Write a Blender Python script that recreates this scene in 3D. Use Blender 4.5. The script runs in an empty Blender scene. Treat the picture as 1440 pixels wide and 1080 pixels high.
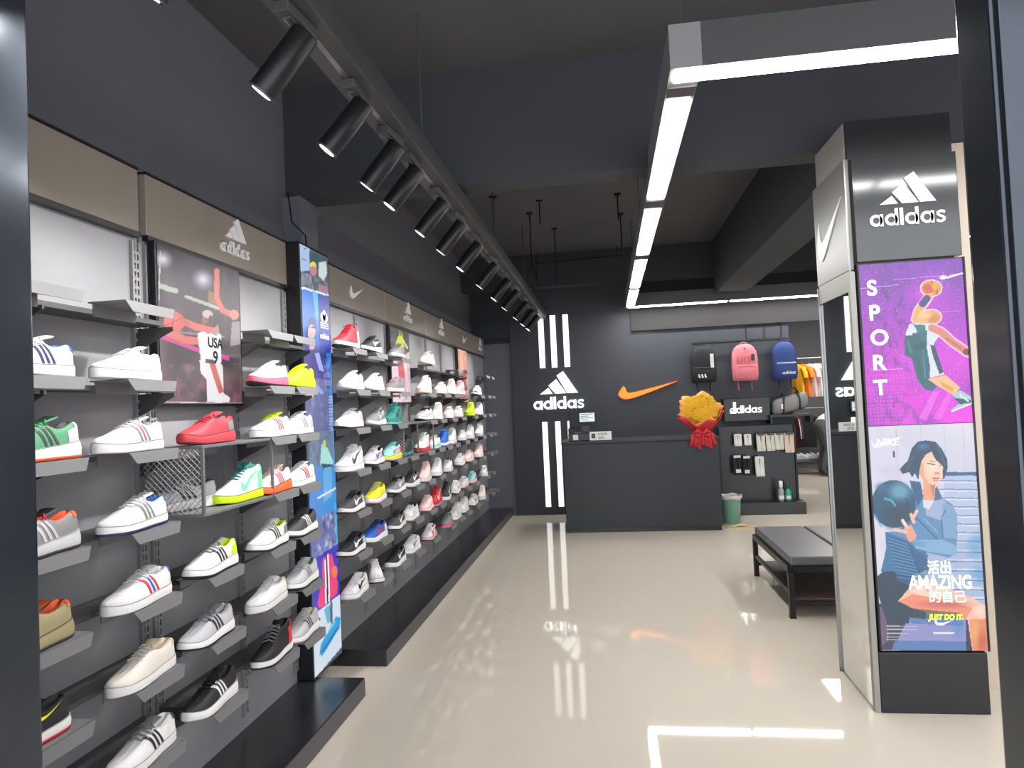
import bpy, bmesh, math, random
import numpy as np
from mathutils import Matrix, Vector
from mathutils.geometry import tessellate_polygon

random.seed(7)
SC = bpy.context.scene
COL = SC.collection

# ------------------------------------------------------------------ camera, world, exposure
cam_d = bpy.data.cameras.new('camera')
cam = bpy.data.objects.new('camera', cam_d)
COL.objects.link(cam)
R_ = Vector((0.98932, 0.13869, -0.04472)); F_ = Vector((-0.13873, 0.98984, 0.03135))
R_.normalize(); U_ = R_.cross(F_).normalized(); F_ = U_.cross(R_).normalized()
cam.matrix_world = Matrix(((R_.x, U_.x, -F_.x, 0), (R_.y, U_.y, -F_.y, 0), (R_.z, U_.z, -F_.z, 1.5), (0, 0, 0, 1)))
cam_d.sensor_fit = 'HORIZONTAL'; cam_d.sensor_width = 36.0
cam_d.lens = 964.35 / 1440 * 36
cam_d.clip_start = 0.05; cam_d.clip_end = 100
SC.camera = cam
SC.view_settings.view_transform = 'Standard'
SC.view_settings.look = 'None'
SC.view_settings.gamma = 1.0
SC.view_settings.use_curve_mapping = False
SC.view_settings.exposure = 1.0
LED_STRENGTH = 20.0
SPOT_POWER = 30.0
WORLD_STRENGTH = 1.7
ROOM_POWER = 160.0
w_ = bpy.data.worlds.new('world'); SC.world = w_; w_.use_nodes = True
w_.node_tree.nodes['Background'].inputs[0].default_value = (0.92, 0.95, 1.0, 1)
w_.node_tree.nodes['Background'].inputs[1].default_value = WORLD_STRENGTH

# ------------------------------------------------------------------ materials
def lin(c):
    return tuple((x / 12.92 if x <= 0.04045 else ((x + 0.055) / 1.055) ** 2.4) for x in c)
def rgb(r, g, b):
    return lin((r / 255, g / 255, b / 255))
_mats = {}
def mat(name, c, rough=0.5, metal=0.0, emit=0.0, noise=0.0, scale=40.0, bump=0.0, spec=None, coat=0.0):
    key = name
    if key in _mats: return _mats[key]
    m = bpy.data.materials.new(name); m.use_nodes = True
    nt = m.node_tree; b = nt.nodes['Principled BSDF']
    b.inputs['Base Color'].default_value = (*c, 1)
    b.inputs['Roughness'].default_value = rough
    b.inputs['Metallic'].default_value = metal
    if spec is not None: b.inputs['Specular IOR Level'].default_value = spec
    if coat: b.inputs['Coat Weight'].default_value = coat
    if emit:
        b.inputs['Emission Color'].default_value = (*c, 1)
        b.inputs['Emission Strength'].default_value = emit
    if noise or bump:
        tc = nt.nodes.new('ShaderNodeTexCoord'); n = nt.nodes.new('ShaderNodeTexNoise')
        n.inputs['Scale'].default_value = scale; n.inputs['Detail'].default_value = 4
        nt.links.new(tc.outputs['Object'], n.inputs['Vector'])
        if noise:
            mx = nt.nodes.new('ShaderNodeMixRGB'); mx.blend_type = 'MIX'
            mx.inputs['Color1'].default_value = (*[max(0, x * (1 - noise)) for x in c], 1)
            mx.inputs['Color2'].default_value = (*[min(1, x * (1 + noise)) for x in c], 1)
            nt.links.new(n.outputs['Fac'], mx.inputs['Fac']); nt.links.new(mx.outputs[0], b.inputs['Base Color'])
        if bump:
            bp = nt.nodes.new('ShaderNodeBump'); bp.inputs['Strength'].default_value = bump
            bp.inputs['Distance'].default_value = 0.01
            nt.links.new(n.outputs['Fac'], bp.inputs['Height']); nt.links.new(bp.outputs[0], b.inputs['Normal'])
    _mats[key] = m
    return m

M_floor = mat('polished_floor_tile', rgb(222, 212, 196), 0.035, noise=0.03, scale=1.5, bump=0.012, spec=0.45)
M_ceil = mat('painted_ceiling', rgb(88, 88, 91), 0.85, noise=0.08, scale=2)
M_wallL = mat('slate_wall_paint', rgb(112, 112, 124), 0.8, noise=0.04, scale=3)
M_beam = mat('beam_paint', rgb(58, 61, 67), 0.8, noise=0.05, scale=2)
M_wallB = mat('back_wall_paint', rgb(56, 60, 68), 0.55, noise=0.05, scale=2)
M_farw = mat('far_wall_paint', rgb(105, 105, 108), 0.8, noise=0.04, scale=2)
M_panel = mat('grey_display_panel', rgb(146, 146, 150), 0.45, noise=0.05, scale=4)
M_head = mat('taupe_header_panel', rgb(152, 142, 133), 0.18, noise=0.08, scale=3, spec=0.5)
M_black = mat('black_lacquer', rgb(26, 27, 31), 0.32, noise=0.1, scale=6)
M_blackm = mat('black_satin_metal', rgb(24, 25, 28), 0.4, metal=0.2)
M_plinth = mat('plinth_laminate', rgb(40, 41, 46), 0.22, noise=0.08, scale=5)
M_counter = mat('counter_laminate', rgb(37, 40, 48), 0.45, noise=0.06, scale=3)
M_plate = mat('grey_powder_coat', rgb(112, 112, 114), 0.45, noise=0.05, scale=20)
M_rail = mat('dark_grey_powder_coat', rgb(78, 77, 79), 0.5)
M_std = mat('zinc_standard', rgb(150, 150, 152), 0.4, metal=0.3)
M_frame = mat('gloss_dark_frame', rgb(62, 68, 76), 0.16, metal=0.55, noise=0.25, scale=5, bump=0.06)
M_alu = mat('brushed_aluminium', rgb(150, 150, 150), 0.3, metal=0.8)
M_track = mat('track_metal', rgb(78, 78, 80), 0.45, metal=0.2)
M_house = mat('light_housing', rgb(132, 132, 134), 0.5)
M_led = mat('led_diffuser', (1, 0.985, 0.96), 0.5, emit=LED_STRENGTH)
M_litw = mat('lit_white_acrylic', (0.95, 0.97, 0.95), 0.4, emit=0.6)
M_lito = mat('lit_orange_acrylic', rgb(255, 132, 30), 0.4, emit=0.42)
M_orng = mat('orange_return', rgb(214, 70, 28), 0.4, emit=0.2)
M_white = mat('white_plastic', rgb(235, 235, 233), 0.4)
M_silver = mat('silver_lettering', rgb(215, 215, 215), 0.35)
M_mirror = mat('mirror_glass', (0.86, 0.88, 0.86), 0.015, metal=1.0)
M_pillar = mat('pillar_cladding', rgb(150, 148, 142), 0.4, noise=0.04, scale=3)
M_sign = mat('gloss_grey_sign', rgb(62, 64, 66), 0.12, spec=0.6)
M_beige = mat('beige_tile_and_glow', rgb(206, 190, 172), 0.4)
M_lens = mat('spot_lens', (1, 0.96, 0.88), 0.3, emit=1.2)

# ------------------------------------------------------------------ object helpers
def link(o):
    COL.objects.link(o); return o
def tag(o, label=None, cat=None, group=None, kind=None):
    if label: o['label'] = label
    if cat: o['category'] = cat
    if group: o['group'] = group
    if kind: o['kind'] = kind
    return o
def thing(name, label, cat, loc=(0, 0, 0), rz=0.0, group=None):
    o = bpy.data.objects.new(name, None); o.empty_display_size = 0.05
    o.location = loc; o.rotation_euler = (0, 0, rz); link(o)
    return tag(o, label, cat, group)

class MB:
    """collects faces, builds one mesh object"""
    def __init__(s): s.v = []; s.f = []; s.mi = []; s.sm = []
    def add(s, verts, faces, mi=0, smooth=False):
        n = len(s.v); s.v.extend([tuple(p) for p in verts])
        for f in faces:
            s.f.append(tuple(i + n for i in f)); s.mi.append(mi); s.sm.append(smooth)
    def box(s, x0, x1, y0, y1, z0, z1, mi=0):
        v = [(x, y, z) for x in (x0, x1) for y in (y0, y1) for z in (z0, z1)]
        s.add(v, [(0, 1, 3, 2), (4, 6, 7, 5), (0, 4, 5, 1), (2, 3, 7, 6), (0, 2, 6, 4), (1, 5, 7, 3)], mi)
        return s
    def tube(s, pts, r, n=8, mi=0, smooth=True, caps=True):
        pts = [Vector(p) for p in pts]; rs = r if isinstance(r, (list, tuple)) else [r] * len(pts)
        vs = []; up = None
        for i, p in enumerate(pts):
            d = (pts[min(i + 1, len(pts) - 1)] - pts[max(i - 1, 0)])
            d = d.normalized() if d.length > 1e-9 else Vector((0, 0, 1))
            if up is None:
                up = Vector((0, 0, 1)) if abs(d.z) < 0.9 else Vector((1, 0, 0))
            a = d.cross(up)
            a = a.normalized() if a.length > 1e-6 else d.orthogonal().normalized()
            b = a.cross(d).normalized(); up = b
            for k in range(n):
                t = 2 * math.pi * k / n
                vs.append(p + (a * math.cos(t) + b * math.sin(t)) * rs[i])
        fs = []
        for i in range(len(pts) - 1):
            for k in range(n):
                k2 = (k + 1) % n
                fs.append((i * n + k, i * n + k2, (i + 1) * n + k2, (i + 1) * n + k))
        s.add(vs, fs, mi, smooth)
        if caps:
            m = (len(pts) - 1) * n
            s.add(vs, [tuple(range(n))[::-1], tuple(range(m, m + n))], mi, False)
        return s
    def lathe(s, prof, c=(0, 0, 0), n=20, mi=0, sx=1.0, sy=1.0):
        vs = []
        for r, z in prof:
            for k in range(n):
                t = 2 * math.pi * k / n
                vs.append((c[0] + r * sx * math.cos(t), c[1] + r * sy * math.sin(t), c[2] + z))
        fs = []
        for i in range(len(prof) - 1):
            for k in range(n):
                k2 = (k + 1) % n
                fs.append((i * n + k, i * n + k2, (i + 1) * n + k2, (i + 1) * n + k))
        s.add(vs, fs, mi, True)
        m = (len(prof) - 1) * n
        s.add(vs, [tuple(range(n))[::-1], tuple(range(m, m + n))], mi, False)
        return s
    def prism(s, poly, fn, d0, d1, mi=0):
        n = len(poly)
        tri = tessellate_polygon([[Vector((p[0], p[1], 0)) for p in poly]])
        vs = [fn(p[0], p[1], d0) for p in poly] + [fn(p[0], p[1], d1) for p in poly]
        fs = [tuple(t) for t in tri] + [tuple(i + n for i in t) for t in tri]
        fs += [(i, (i + 1) % n, (i + 1) % n + n, i + n) for i in range(n)]
        s.add(vs, fs, mi); return s
    def band(s, out, inn, fn, d0, d1, mi=0, closed=True):
        n = len(out)
        vs = [fn(*p, d) for d in (d0, d1) for q in (out, inn) for p in q]
        fs = []
        for i in range(n if closed else n - 1):
            j = (i + 1) % n
            fs += [(i, j, n + j, n + i), (2 * n + i, 2 * n + j, 3 * n + j, 3 * n + i), (i, j, 2 * n + j, 2 * n + i), (n + i, n + j, 3 * n + j, 3 * n + i)]
        if not closed:
            fs += [(0, n, 3 * n, 2 * n), (n - 1, 2 * n - 1, 4 * n - 1, 3 * n - 1)]
        s.add(vs, fs, mi); return s
    def mesh(s, name, mats=(), bevel=0.0, recalc=True):
        me = bpy.data.meshes.new(name)
        me.from_pydata(s.v, [], s.f)
        for m in mats: me.materials.append(m)
        me.polygons.foreach_set('material_index', s.mi); me.polygons.foreach_set('use_smooth', s.sm)
        if recalc or bevel:
            bm = bmesh.new(); bm.from_mesh(me)
            if bevel:
                bmesh.ops.remove_doubles(bm, verts=bm.verts, dist=1e-5)
                ed = [e for e in bm.edges if len(e.link_faces) == 2 and e.calc_face_angle(0) > 0.6]
                bmesh.ops.bevel(bm, geom=ed, offset=bevel, segments=2, profile=0.6, affect='EDGES', clamp_overlap=True)
            bmesh.ops.recalc_face_normals(bm, faces=bm.faces)
            bm.to_mesh(me); bm.free()
        me.update(); return me
    def build(s, name, m, parent=None, bevel=0.0, kind=None, recalc=True):
        ms = m if isinstance(m, (list, tuple)) else [m]
        o = bpy.data.objects.new(name, s.mesh(name, ms, bevel, recalc)); link(o)
        if parent is not None: o.parent = parent
        if kind: o['kind'] = kind
        return o
def box(name, m, b, parent=None, bevel=0.0, kind=None):
    return MB().box(*b).build(name, m, parent, bevel, kind)
def inst(name, me, parent, mats=None):
    o = bpy.data.objects.new(name, me); link(o); o.parent = parent
    if mats:
        for i, m in enumerate(mats):
            o.material_slots[i].link = 'OBJECT'; o.material_slots[i].material = m
    return o

# plane maps: (a right as seen by the viewer, b up, c out of the surface)
def back_map(x, y, z): return lambda a, b, c: (x + a, y - c, z + b)
def left_map(x, y, z): return lambda a, b, c: (x + c, y + a, z + b)
def right_map(x, y, z): return lambda a, b, c: (x - c, y - a, z + b)

# ------------------------------------------------------------------ marks and lettering
BARS = [[(18, 0), (55, 26), (72, 0)], [(56, 36), (90, 62), (132, 0), (84, 0)], [(93, 78), (122, 96), (182, 0), (136, 0)]]
def arc(cx, cy, r, n=18):
    return [(cx + r * math.cos(2 * math.pi * k / n), cy + r * math.sin(2 * math.pi * k / n)) for k in range(n)]
def letter(mb, ch, x, h, fn, d):
    """rounded lower-case letter; h is the x-height; returns the advance"""
    st = 0.24 * h; R = 0.5 * h
    S = lambda P: [(x + p[0] * h, p[1] * h) for p in P]
    if ch in 'ad':
        c = x + R
        mb.band(arc(c, R, R), arc(c, R, R - st), fn, 0, d)
        top = h if ch == 'a' else 1.42 * h
        mb.prism([(x + h - st * .9, 0), (x + h + .04 * h, 0), (x + h + .04 * h, top), (x + h - st * .9, top)], fn, 0, d)
        return 1.16 * h
    if ch == 'i':
        mb.prism([(x, 0), (x + .27 * h, 0), (x + .27 * h, 1.42 * h), (x, 1.42 * h)], fn, 0, d)
        return .39 * h
    if ch == 's':
        P = [(.70, .80), (.54, .90), (.34, .91), (.17, .83), (.15, .68), (.27, .57), (.5, .47), (.64, .34), (.60, .18), (.43, .09), (.22, .10), (.05, .22)]
        V = [Vector(p) for p in P]; o = []; q = []
        for i in range(len(V)):
            t = (V[min(i + 1, len(V) - 1)] - V[max(0, i - 1)]).normalized(); nn = Vector((-t.y, t.x)) * .105
            o.append(tuple(V[i] + nn)); q.append(tuple(V[i] - nn))
        mb.band(S(o), S(q), fn, 0, d, closed=False)
        return .80 * h
def three_bar_logo(parent, fn, width, m, d=0.012, text='adidas', bars=True):
    """mountain of three bars over lettering; fn origin = lower left corner of the lettering"""
    k = width / 182.0 * 0.83; off = width * 0.10
    if bars:
        for b in BARS:
            mb = MB(); mb.prism([(off + p[0] * k - 18 * k * .5, width * .305 + p[1] * k) for p in b], fn, 0, d)
            mb.build('logo_bar', m, parent)
    adv = 1.16 * 4 + .39 + .76; h = width / adv; x = 0
    for ch in text:
        mb = MB(); x += letter(mb, ch, x, h, fn, d); mb.build('letter', m, parent)
SWX = [0, .03, .09, .17, .25, .4, .6, .8, 1.0]; SWL = [.12, .05, .005, 0, .025, .09, .19, .295, .40]
SUX = [0, .02, .05, .10, .115, .125, .15, .2, .28, .45, .7, 1.0]; SUU = [.135, .19, .26, .34, .345, .22, .165, .152, .165, .215, .297, .401]
def tick_xy(n=28):
    xs = [((i / n) ** 1.3) for i in range(n + 1)]
    return [(x, float(np.interp(x, SWX, SWL)), float(np.interp(x, SUX, SUU))) for x in xs]
def tick(parent, fn, width, m, d=0.012, name='tick_mark'):
    T = tick_xy(); mb = MB()
    mb.band([(x * width, u * width) for x, l, u in T], [(x * width, l * width) for x, l, u in T], fn, 0, d, closed=False)
    return mb.build(name, m, parent)
def text_obj(name, body, size, m, parent, fn_mat, extrude=0.002, bold=0.0, align='LEFT', shear=0.0):
    cu = bpy.data.curves.new('text', 'FONT'); cu.body = body; cu.size = size; cu.extrude = extrude; cu.offset = bold
    cu.align_x = align; cu.shear = shear
    t = bpy.data.objects.new('text', cu); link(t)
    dg = bpy.context.evaluated_depsgraph_get()
    me = bpy.data.meshes.new_from_object(t.evaluated_get(dg))
    bpy.data.objects.remove(t); bpy.data.curves.remove(cu)
    me.transform(fn_mat); me.materials.clear(); me.materials.append(m)
    o = bpy.data.objects.new(name, me); link(o)
    if parent is not None: o.parent = parent
    return o
def M_back(x, y, z): return Matrix(((1, 0, 0, x), (0, 0, -1, y), (0, 1, 0, z), (0, 0, 0, 1)))
def M_left(x, y, z): return Matrix(((0, 0, 1, x), (1, 0, 0, y), (0, 1, 0, z), (0, 0, 0, 1)))

# ------------------------------------------------------------------ flat prints (colour held per vertex of the sheet)
class Print:
    def __init__(s, nx, ny, quad):
        """quad: print corners TL, TR, BR, BL in the sketch units the shapes are given in"""
        s.nx, s.ny = nx, ny
        s.u, s.v = np.meshgrid(np.linspace(0, 1, nx), np.linspace(0, 1, ny))
        A = []; B = []
        for (x, y), (u, v) in zip([(0, 0), (1, 0), (1, 1), (0, 1)], quad):
            A += [[x, y, 1, 0, 0, 0, -u * x, -u * y], [0, 0, 0, x, y, 1, -v * x, -v * y]]; B += [u, v]
        h = np.linalg.solve(np.array(A, float), np.array(B, float)); w = h[6] * s.u + h[7] * s.v + 1
        s.x = (h[0] * s.u + h[1] * s.v + h[2]) / w; s.y = (h[3] * s.u + h[4] * s.v + h[5]) / w
        s.c = np.zeros((ny, nx, 3)); s.T = lambda x, y: (x, y)
        s.rng = np.random.RandomState(3)
    def put(s, mask, col, a=1.0):
        m = (np.clip(mask.astype(float), 0, 1) * a)[..., None]
        s.c = s.c * (1 - m) + np.array(col, float) / 255 * m
    def fill(s, col): s.c[:] = np.array(col) / 255
    def grad(s, top, bot, mask=None):
        g = s.v[..., None] * (np.array(bot) - np.array(top)) / 255 + np.array(top) / 255
        s.c = g if mask is None else np.where(mask[..., None], g, s.c)
    def inside(s, P):
        P = [s.T(*p) for p in P]; r = np.zeros(s.x.shape, bool); j = len(P) - 1
        for i in range(len(P)):
            (xi, yi), (xj, yj) = P[i], P[j]
            if yi != yj:
                r ^= ((yi > s.y) != (yj > s.y)) & (s.x < (xj - xi) * (s.y - yi) / (yj - yi) + xi)
            j = i
        return r
    def poly(s, P, col, a=1.0): s.put(s.inside(P), col, a)
    def ell(s, cx, cy, rx, ry, col, a=1.0, soft=0.0):
        (x0, y0) = s.T(cx, cy); (x1, y1) = s.T(cx + rx, cy + ry); rx, ry = abs(x1 - x0), abs(y1 - y0)
        d = np.sqrt(((s.x - x0) / rx) ** 2 + ((s.y - y0) / ry) ** 2)
        s.put(d < 1 if not soft else np.clip((1 + soft - d) / (2 * soft), 0, 1), col, a)
    def line(s, P, wid, col, a=1.0):
        P = [s.T(*p) for p in P]; wid = abs(s.T(wid, 0)[0] - s.T(0, 0)[0]) / 2
        ws = wid
        m = np.zeros(s.x.shape, bool)
        for (x0, y0), (x1, y1) in zip(P[:-1], P[1:]):
            dx, dy = x1 - x0, y1 - y0; L = dx * dx + dy * dy + 1e-9
            t = np.clip(((s.x - x0) * dx + (s.y - y0) * dy) / L, 0, 1)
            m |= (s.x - x0 - t * dx) ** 2 + (s.y - y0 - t * dy) ** 2 < ws * ws
        s.put(m, col, a)
    def cloud(s, col, a, cells=8, thr=0.5, mask=None):
        g = s.rng.rand(cells * max(1, s.ny // s.nx) + 2, cells + 2)
        gy = s.v * (g.shape[0] - 1.001); gx = s.u * (g.shape[1] - 1.001); iy = gy.astype(int); ix = gx.astype(int); fy = gy - iy; fx = gx - ix
        n = (g[iy, ix] * (1 - fx) + g[iy, ix + 1] * fx) * (1 - fy) + (g[iy + 1, ix] * (1 - fx) + g[iy + 1, ix + 1] * fx) * fy
        k = np.clip((n - thr) / (1 - thr), 0, 1)
        if mask is not None: k = k * mask
        s.put(k, col, a)
    def speck(s, col, a, p, mask=None):
        k = (s.rng.rand(s.ny, s.nx) < p).astype(float)
        if mask is not None: k = k * mask
        s.put(k, col, a)
    def build(s, name, fn, width, height, m, parent):
        """sheet mapped by fn(a, b, c); a 0..width, b 0..height"""
        V = np.stack([s.u.ravel() * width, (1 - s.v.ravel()) * height], 1)
        verts = [fn(a, b, 0) for a, b in V.tolist()]
        idx = np.arange(s.nx * s.ny).reshape(s.ny, s.nx)
        F = np.stack([idx[1:, :-1], idx[1:, 1:], idx[:-1, 1:], idx[:-1, :-1]], -1).reshape(-1, 4)
        me = bpy.data.meshes.new(name); me.from_pydata(verts, [], F.tolist())
        at = me.color_attributes.new('print', 'FLOAT_COLOR', 'POINT')
        c = np.clip(s.c, 0, 1); c = np.where(c <= 0.04045, c / 12.92, ((c + 0.055) / 1.055) ** 2.4)
        at.data.foreach_set('color', np.concatenate([c.reshape(-1, 3), np.ones((s.nx * s.ny, 1))], 1).ravel().astype('f'))
        me.materials.append(m); me.update()
        o = bpy.data.objects.new(name, me); link(o)
        if parent is not None: o.parent = parent
        return o
def print_mat(name, emit, rough=0.25):
    m = bpy.data.materials.new(name); m.use_nodes = True; nt = m.node_tree; b = nt.nodes['Principled BSDF']
    a = nt.nodes.new('ShaderNodeVertexColor'); a.layer_name = 'print'
    nt.links.new(a.outputs[0], b.inputs['Base Color'])
    b.inputs['Roughness'].default_value = rough; b.inputs['Specular IOR Level'].default_value = .25
    if emit:
        # a lit film shows its own light; the film itself reflects little
        b.inputs['Base Color'].default_value = (0.05, 0.05, 0.05, 1)
        nt.links.remove(b.inputs['Base Color'].links[0])
        nt.links.new(a.outputs[0], b.inputs['Emission Color']); b.inputs['Emission Strength'].default_value = emit
    return m
P_lit = print_mat('backlit_film', 0.46)
P_dim = print_mat('weakly_backlit_film', 0.46)
P_paper = print_mat('printed_sheet', 0.0)

# ================================================================== THE ROOM
def struct(name, m, b, parent=None, bevel=0.0):
    o = box(name, m, b, parent, bevel, 'structure'); return o
struct('floor', M_floor, (-1.9, 6.2, -2.2, 16.0, -0.08, 0.0))
struct('ceiling', M_ceil, (-2.05, 6.2, -1.2, 16.0, 3.45, 3.55))
struct('wall_left', M_wallL, (-2.05, -1.85, -1.2, 9.55, 0.0, 3.45))
struct('wall_right', M_farw, (6.0, 6.2, -1.2, 16.0, 0.0, 3.45))
struct('wall_far', M_farw, (2.36, 6.0, 15.0, 15.2, 0.0, 3.45))
wb = struct('wall_back', M_wallB, (-1.85, 2.36, 9.40, 9.55, 0.0, 3.45))
box('feature_panel', M_wallB, (-1.29, 2.36, 9.30, 9.40, 0.0, 3.45), wb)
struct('wall_return', M_wallB, (2.26, 2.36, 9.55, 15.2, 0.0, 3.45))
struct('trim_1', M_beam, (-1.85, 6.0, 3.85, 4.04, 2.79, 3.45))                 # cross beam
struct('trim_2', M_beam, (1.39, 1.77, 4.04, 8.83, 2.79, 3.45))                 # lengthwise beam
struct('trim_3', M_beam, (-1.85, 6.0, 8.83, 9.02, 3.02, 3.45))                 # rear cross beam
struct('trim_4', mat('soffit_paint', rgb(50, 48, 50), .8), (0.35, 6.0, 9.255, 9.2995, 2.42, 3.45))                 # soffit over the back wall
struct('trim_5', M_wallL, (-1.85, -1.74, 3.80, 4.04, 2.42, 2.79))              # beam seat on the left wall

# entrance posts either side of the camera
def entrance_post(label, x0, x1, y0, y1):
    t = thing('door_post', label, 'door frame', ((x0 + x1) / 2, (y0 + y1) / 2, 0))
    w, d = (x1 - x0) / 2, (y1 - y0) / 2
    MB().box(-w, w, -d, d, 0, 3.45).build('post', M_frame, t, 0.006)
    MB().box(-w * .8, w * .8, -d - .012, -d, 0.02, 3.4).build('face_plate', M_frame, t, 0.003)
    MB().box(-w - .004, w + .004, -d - .014, d + .004, 0, 0.012).build('shoe_plate', M_alu, t)
    return t
entrance_post('wide glossy dark door jamb beside the first shoe bay', -1.75, -1.155, 1.13, 1.25)
entrance_post('glossy dark entrance post in front of the poster pillar', 0.672, 0.755, 1.25, 1.36)
box_r = entrance_post('second dark entrance post at the right edge, past a gap', 0.80, 0.88, 1.27, 1.36)

# ================================================================== LEFT SHOE WALL
RZ = [1.868, 1.63, 1.41, 1.17, 0.94, 0.705, 0.468]
XP = -1.69          # face of the back panels
def standard_mesh(h):
    mb = MB(); xs = [0, .007, .015, .023, .031, .038]; pitch = 0.032; n = int(h / pitch)
    fn = left_map(0, -.019, 0)
    def strip(a0, a1, b0, b1):
        mb.add([fn(a0, b0, .012), fn(a1, b0, .012), fn(a1, b1, .012), fn(a0, b1, .012)], [(0, 1, 2, 3)])
    for a0, a1 in ((xs[0], xs[1]), (xs[2], xs[3]), (xs[4], xs[5])): strip(a0, a1, 0, h)
    for i in range(n):
        for a0, a1 in ((xs[1], xs[2]), (xs[3], xs[4])):
            strip(a0, a1, i * pitch, i * pitch + .011)
    mb.box(0, .012, -.021, -.019, 0, h); mb.box(0, .012, .019, .021, 0, h)
    return mb.mesh('standard', [M_std], recalc=False)
STD = standard_mesh(2.0)
def plate_mesh(w=0.235):
    """bent shoe plate: flat bed, turned-down front lip with slanted ends, back hook"""
    mb = MB(); x0, x1 = -1.535, -1.41; t = .004
    mb.box(x0, x1, -w, 0, -t, 0)
    fn = lambda a, b, c: (x1 - b * .10 + c, a, b)
    mb.prism([(-w, 0), (0, 0), (-.022, -.034), (-w + .022, -.034)], lambda a, b, c: (x1 + c - b * 0.25, a, b), -.004, 0)
    mb.box(x0 - .004, x0, -w * .9, -w * .1, -.04, 0)
    return mb.mesh('shoe_plate', [M_plate])
PLATE = plate_mesh()
BRK = MB().prism([(0, 0), (.15, 0), (.15, -.012), (.02, -.075), (0, -.075)], lambda a, b, c: (XP + a, c, b), -.004, .004).mesh('bracket', [M_rail])

def shelf_bay(label, y0, y1, head0, head1, stds, rails, plates, hx=-1.67):
    t = thing('shoe_display_bay', label, 'shelving', (XP, (y0 + y1) / 2, 0.10))
    inv = Matrix.Translation(-t.location)
    def P(o): o.matrix_parent_inverse = inv; return o
    P(box('back_panel', M_panel, (-1.72, XP, y0 + .004, y1 - .004, 0.10, 2.19), t))
    hd = P(box('header_panel', M_head, (-1.84, hx, head0, head1, 2.195, 2.425), t, 0.003))
    P(box('header_trim', M_black, (-1.84, hx + .006, head0, head1, 2.175, 2.194), t))
    P(box('header_cap', M_black, (-1.845, hx + .004, head0, head1, 2.426, 2.434), t))
    for y in stds:
        o = P(inst('standard', STD, t)); o.location = (XP + .001, y, 0.16)
    for r, a, b in rails:
        z = RZ[r - 1]
        P(box('shelf_rail', M_rail, (XP, -1.575, a, b, z - .026, z - .010), t))
        for y in stds:
            if a - .02 <= y <= b + .02:
                o = P(inst('bracket', BRK, t)); o.location = (0, y, z - .03)
    for r, y in plates:
        o = P(inst('shoe_plate', PLATE, t)); o.location = (0, y, RZ[r - 1])
    return t, P, hd
# bay 1 (nearest)
R17 = range(1, 8)
t1, P1, h1 = shelf_bay('nearest shoe display bay with a plain taupe header beside the door jamb', 1.27, 2.30, 1.27, 2.285, [1.70, 2.275],
    [(r, 1.29, 2.27) for r in R17], [(r, 1.70) for r in R17] + [(r, 2.095) for r in R17])
# bay 2
NP = [(1, 2.96), (1, 3.20), (2, 2.96), (2, 3.21), (3, 2.96), (3, 3.21), (4, 2.97), (4, 3.21)]
for r in (5, 6, 7): NP += [(r, 2.48), (r, 2.92), (r, 3.20)]
t2, P2, h2 = shelf_bay('shoe display bay with the large basketball poster and wire mesh box', 2.31, 3.46, 2.325, 3.455, [2.345, 2.93, 3.43],
    [(r, 2.93, 3.44) for r in (1, 2)] + [(r, 2.76, 3.44) for r in (3, 4)] + [(r, 2.33, 3.44) for r in (5, 6, 7)], NP)
o = thing('x', None, None); bpy.data.objects.remove(o)
def logo_in(parent_P, fn_l, maker, t):
    n0 = set(bpy.data.objects)
    maker()
    for o in set(bpy.data.objects) - n0: parent_P(o)
logo_in(lambda o: o, None, lambda: three_bar_logo(h2, left_map(-1.670, 2.815, 2.245), 0.24, M_white, 0.010), t2)

# wire mesh display box in bay 2
def wire_panel(mb, fn, w, h, step=0.022, r=0.0016):
    """diagonal (expanded-metal) lattice as thin flat bars"""
    for sgn in (1, -1):
        k = -h
        while k < w + h:
            pts = []
            for tt in (0, 1):
                a = k + sgn * tt * h if sgn > 0 else k + h - tt * h
                pts.append((a, tt * h))
            (a0, b0), (a1, b1) = pts
            def clip(a, b, A, B):
                if a < 0: f = (0 - a) / (A - a); return (0, b + (B - b) * f)
                if a > w: f = (w - a) / (A - a); return (w, b + (B - b) * f)
                return (a, b)
            if not (max(a0, a1) <= 0 or min(a0, a1) >= w):
                p = clip(a0, b0, a1, b1); q = clip(a1, b1, a0, b0)
                mb.tube([fn(p[0], p[1], 0), fn(q[0], q[1], 0)], r, 4, smooth=False, caps=False)
            k += step
def mesh_box(label, y0, y1, zb, zt, posts):
    t = thing('mesh_display_box', label, 'display box', (-1.55, (y0 + y1) / 2, zb)); inv = Matrix.Translation(-t.location)
    def P(o): o.matrix_parent_inverse = inv; return o
    xa, xb = -1.53, -1.415
    P(box('top_shelf', M_plate, (xa - .12, xb, y0, y1, zt - .012, zt - .001), t, .002))
    P(box('bottom_shelf', M_plate, (xa - .12, xb, y0, y1, zb - .012, zb - .001), t, .002))
    for y in posts:
        P(box('post', M_plate, (xb - .010, xb, y, y + .010, zb - .001, zt - .012), t))
    mb = MB(); wire_panel(mb, left_map(xa - .115, y0 + .004, zb), y1 - y0 - .008, zt - zb - .012)
    P(mb.build('wire_back', M_std, t, recalc=False, kind='stuff'))
    mb = MB(); wire_panel(mb, lambda a, b, c: (xa - .115 + a, y0 + .004, zb + b), xb - xa + .115, zt - zb - .012)
    P(mb.build('wire_side', M_std, t, recalc=False, kind='stuff'))
    return t
mesh_box('wire mesh display box holding shoes under the basketball poster', 2.235, 2.755, RZ[3], RZ[2], [2.237, 2.735])

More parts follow.
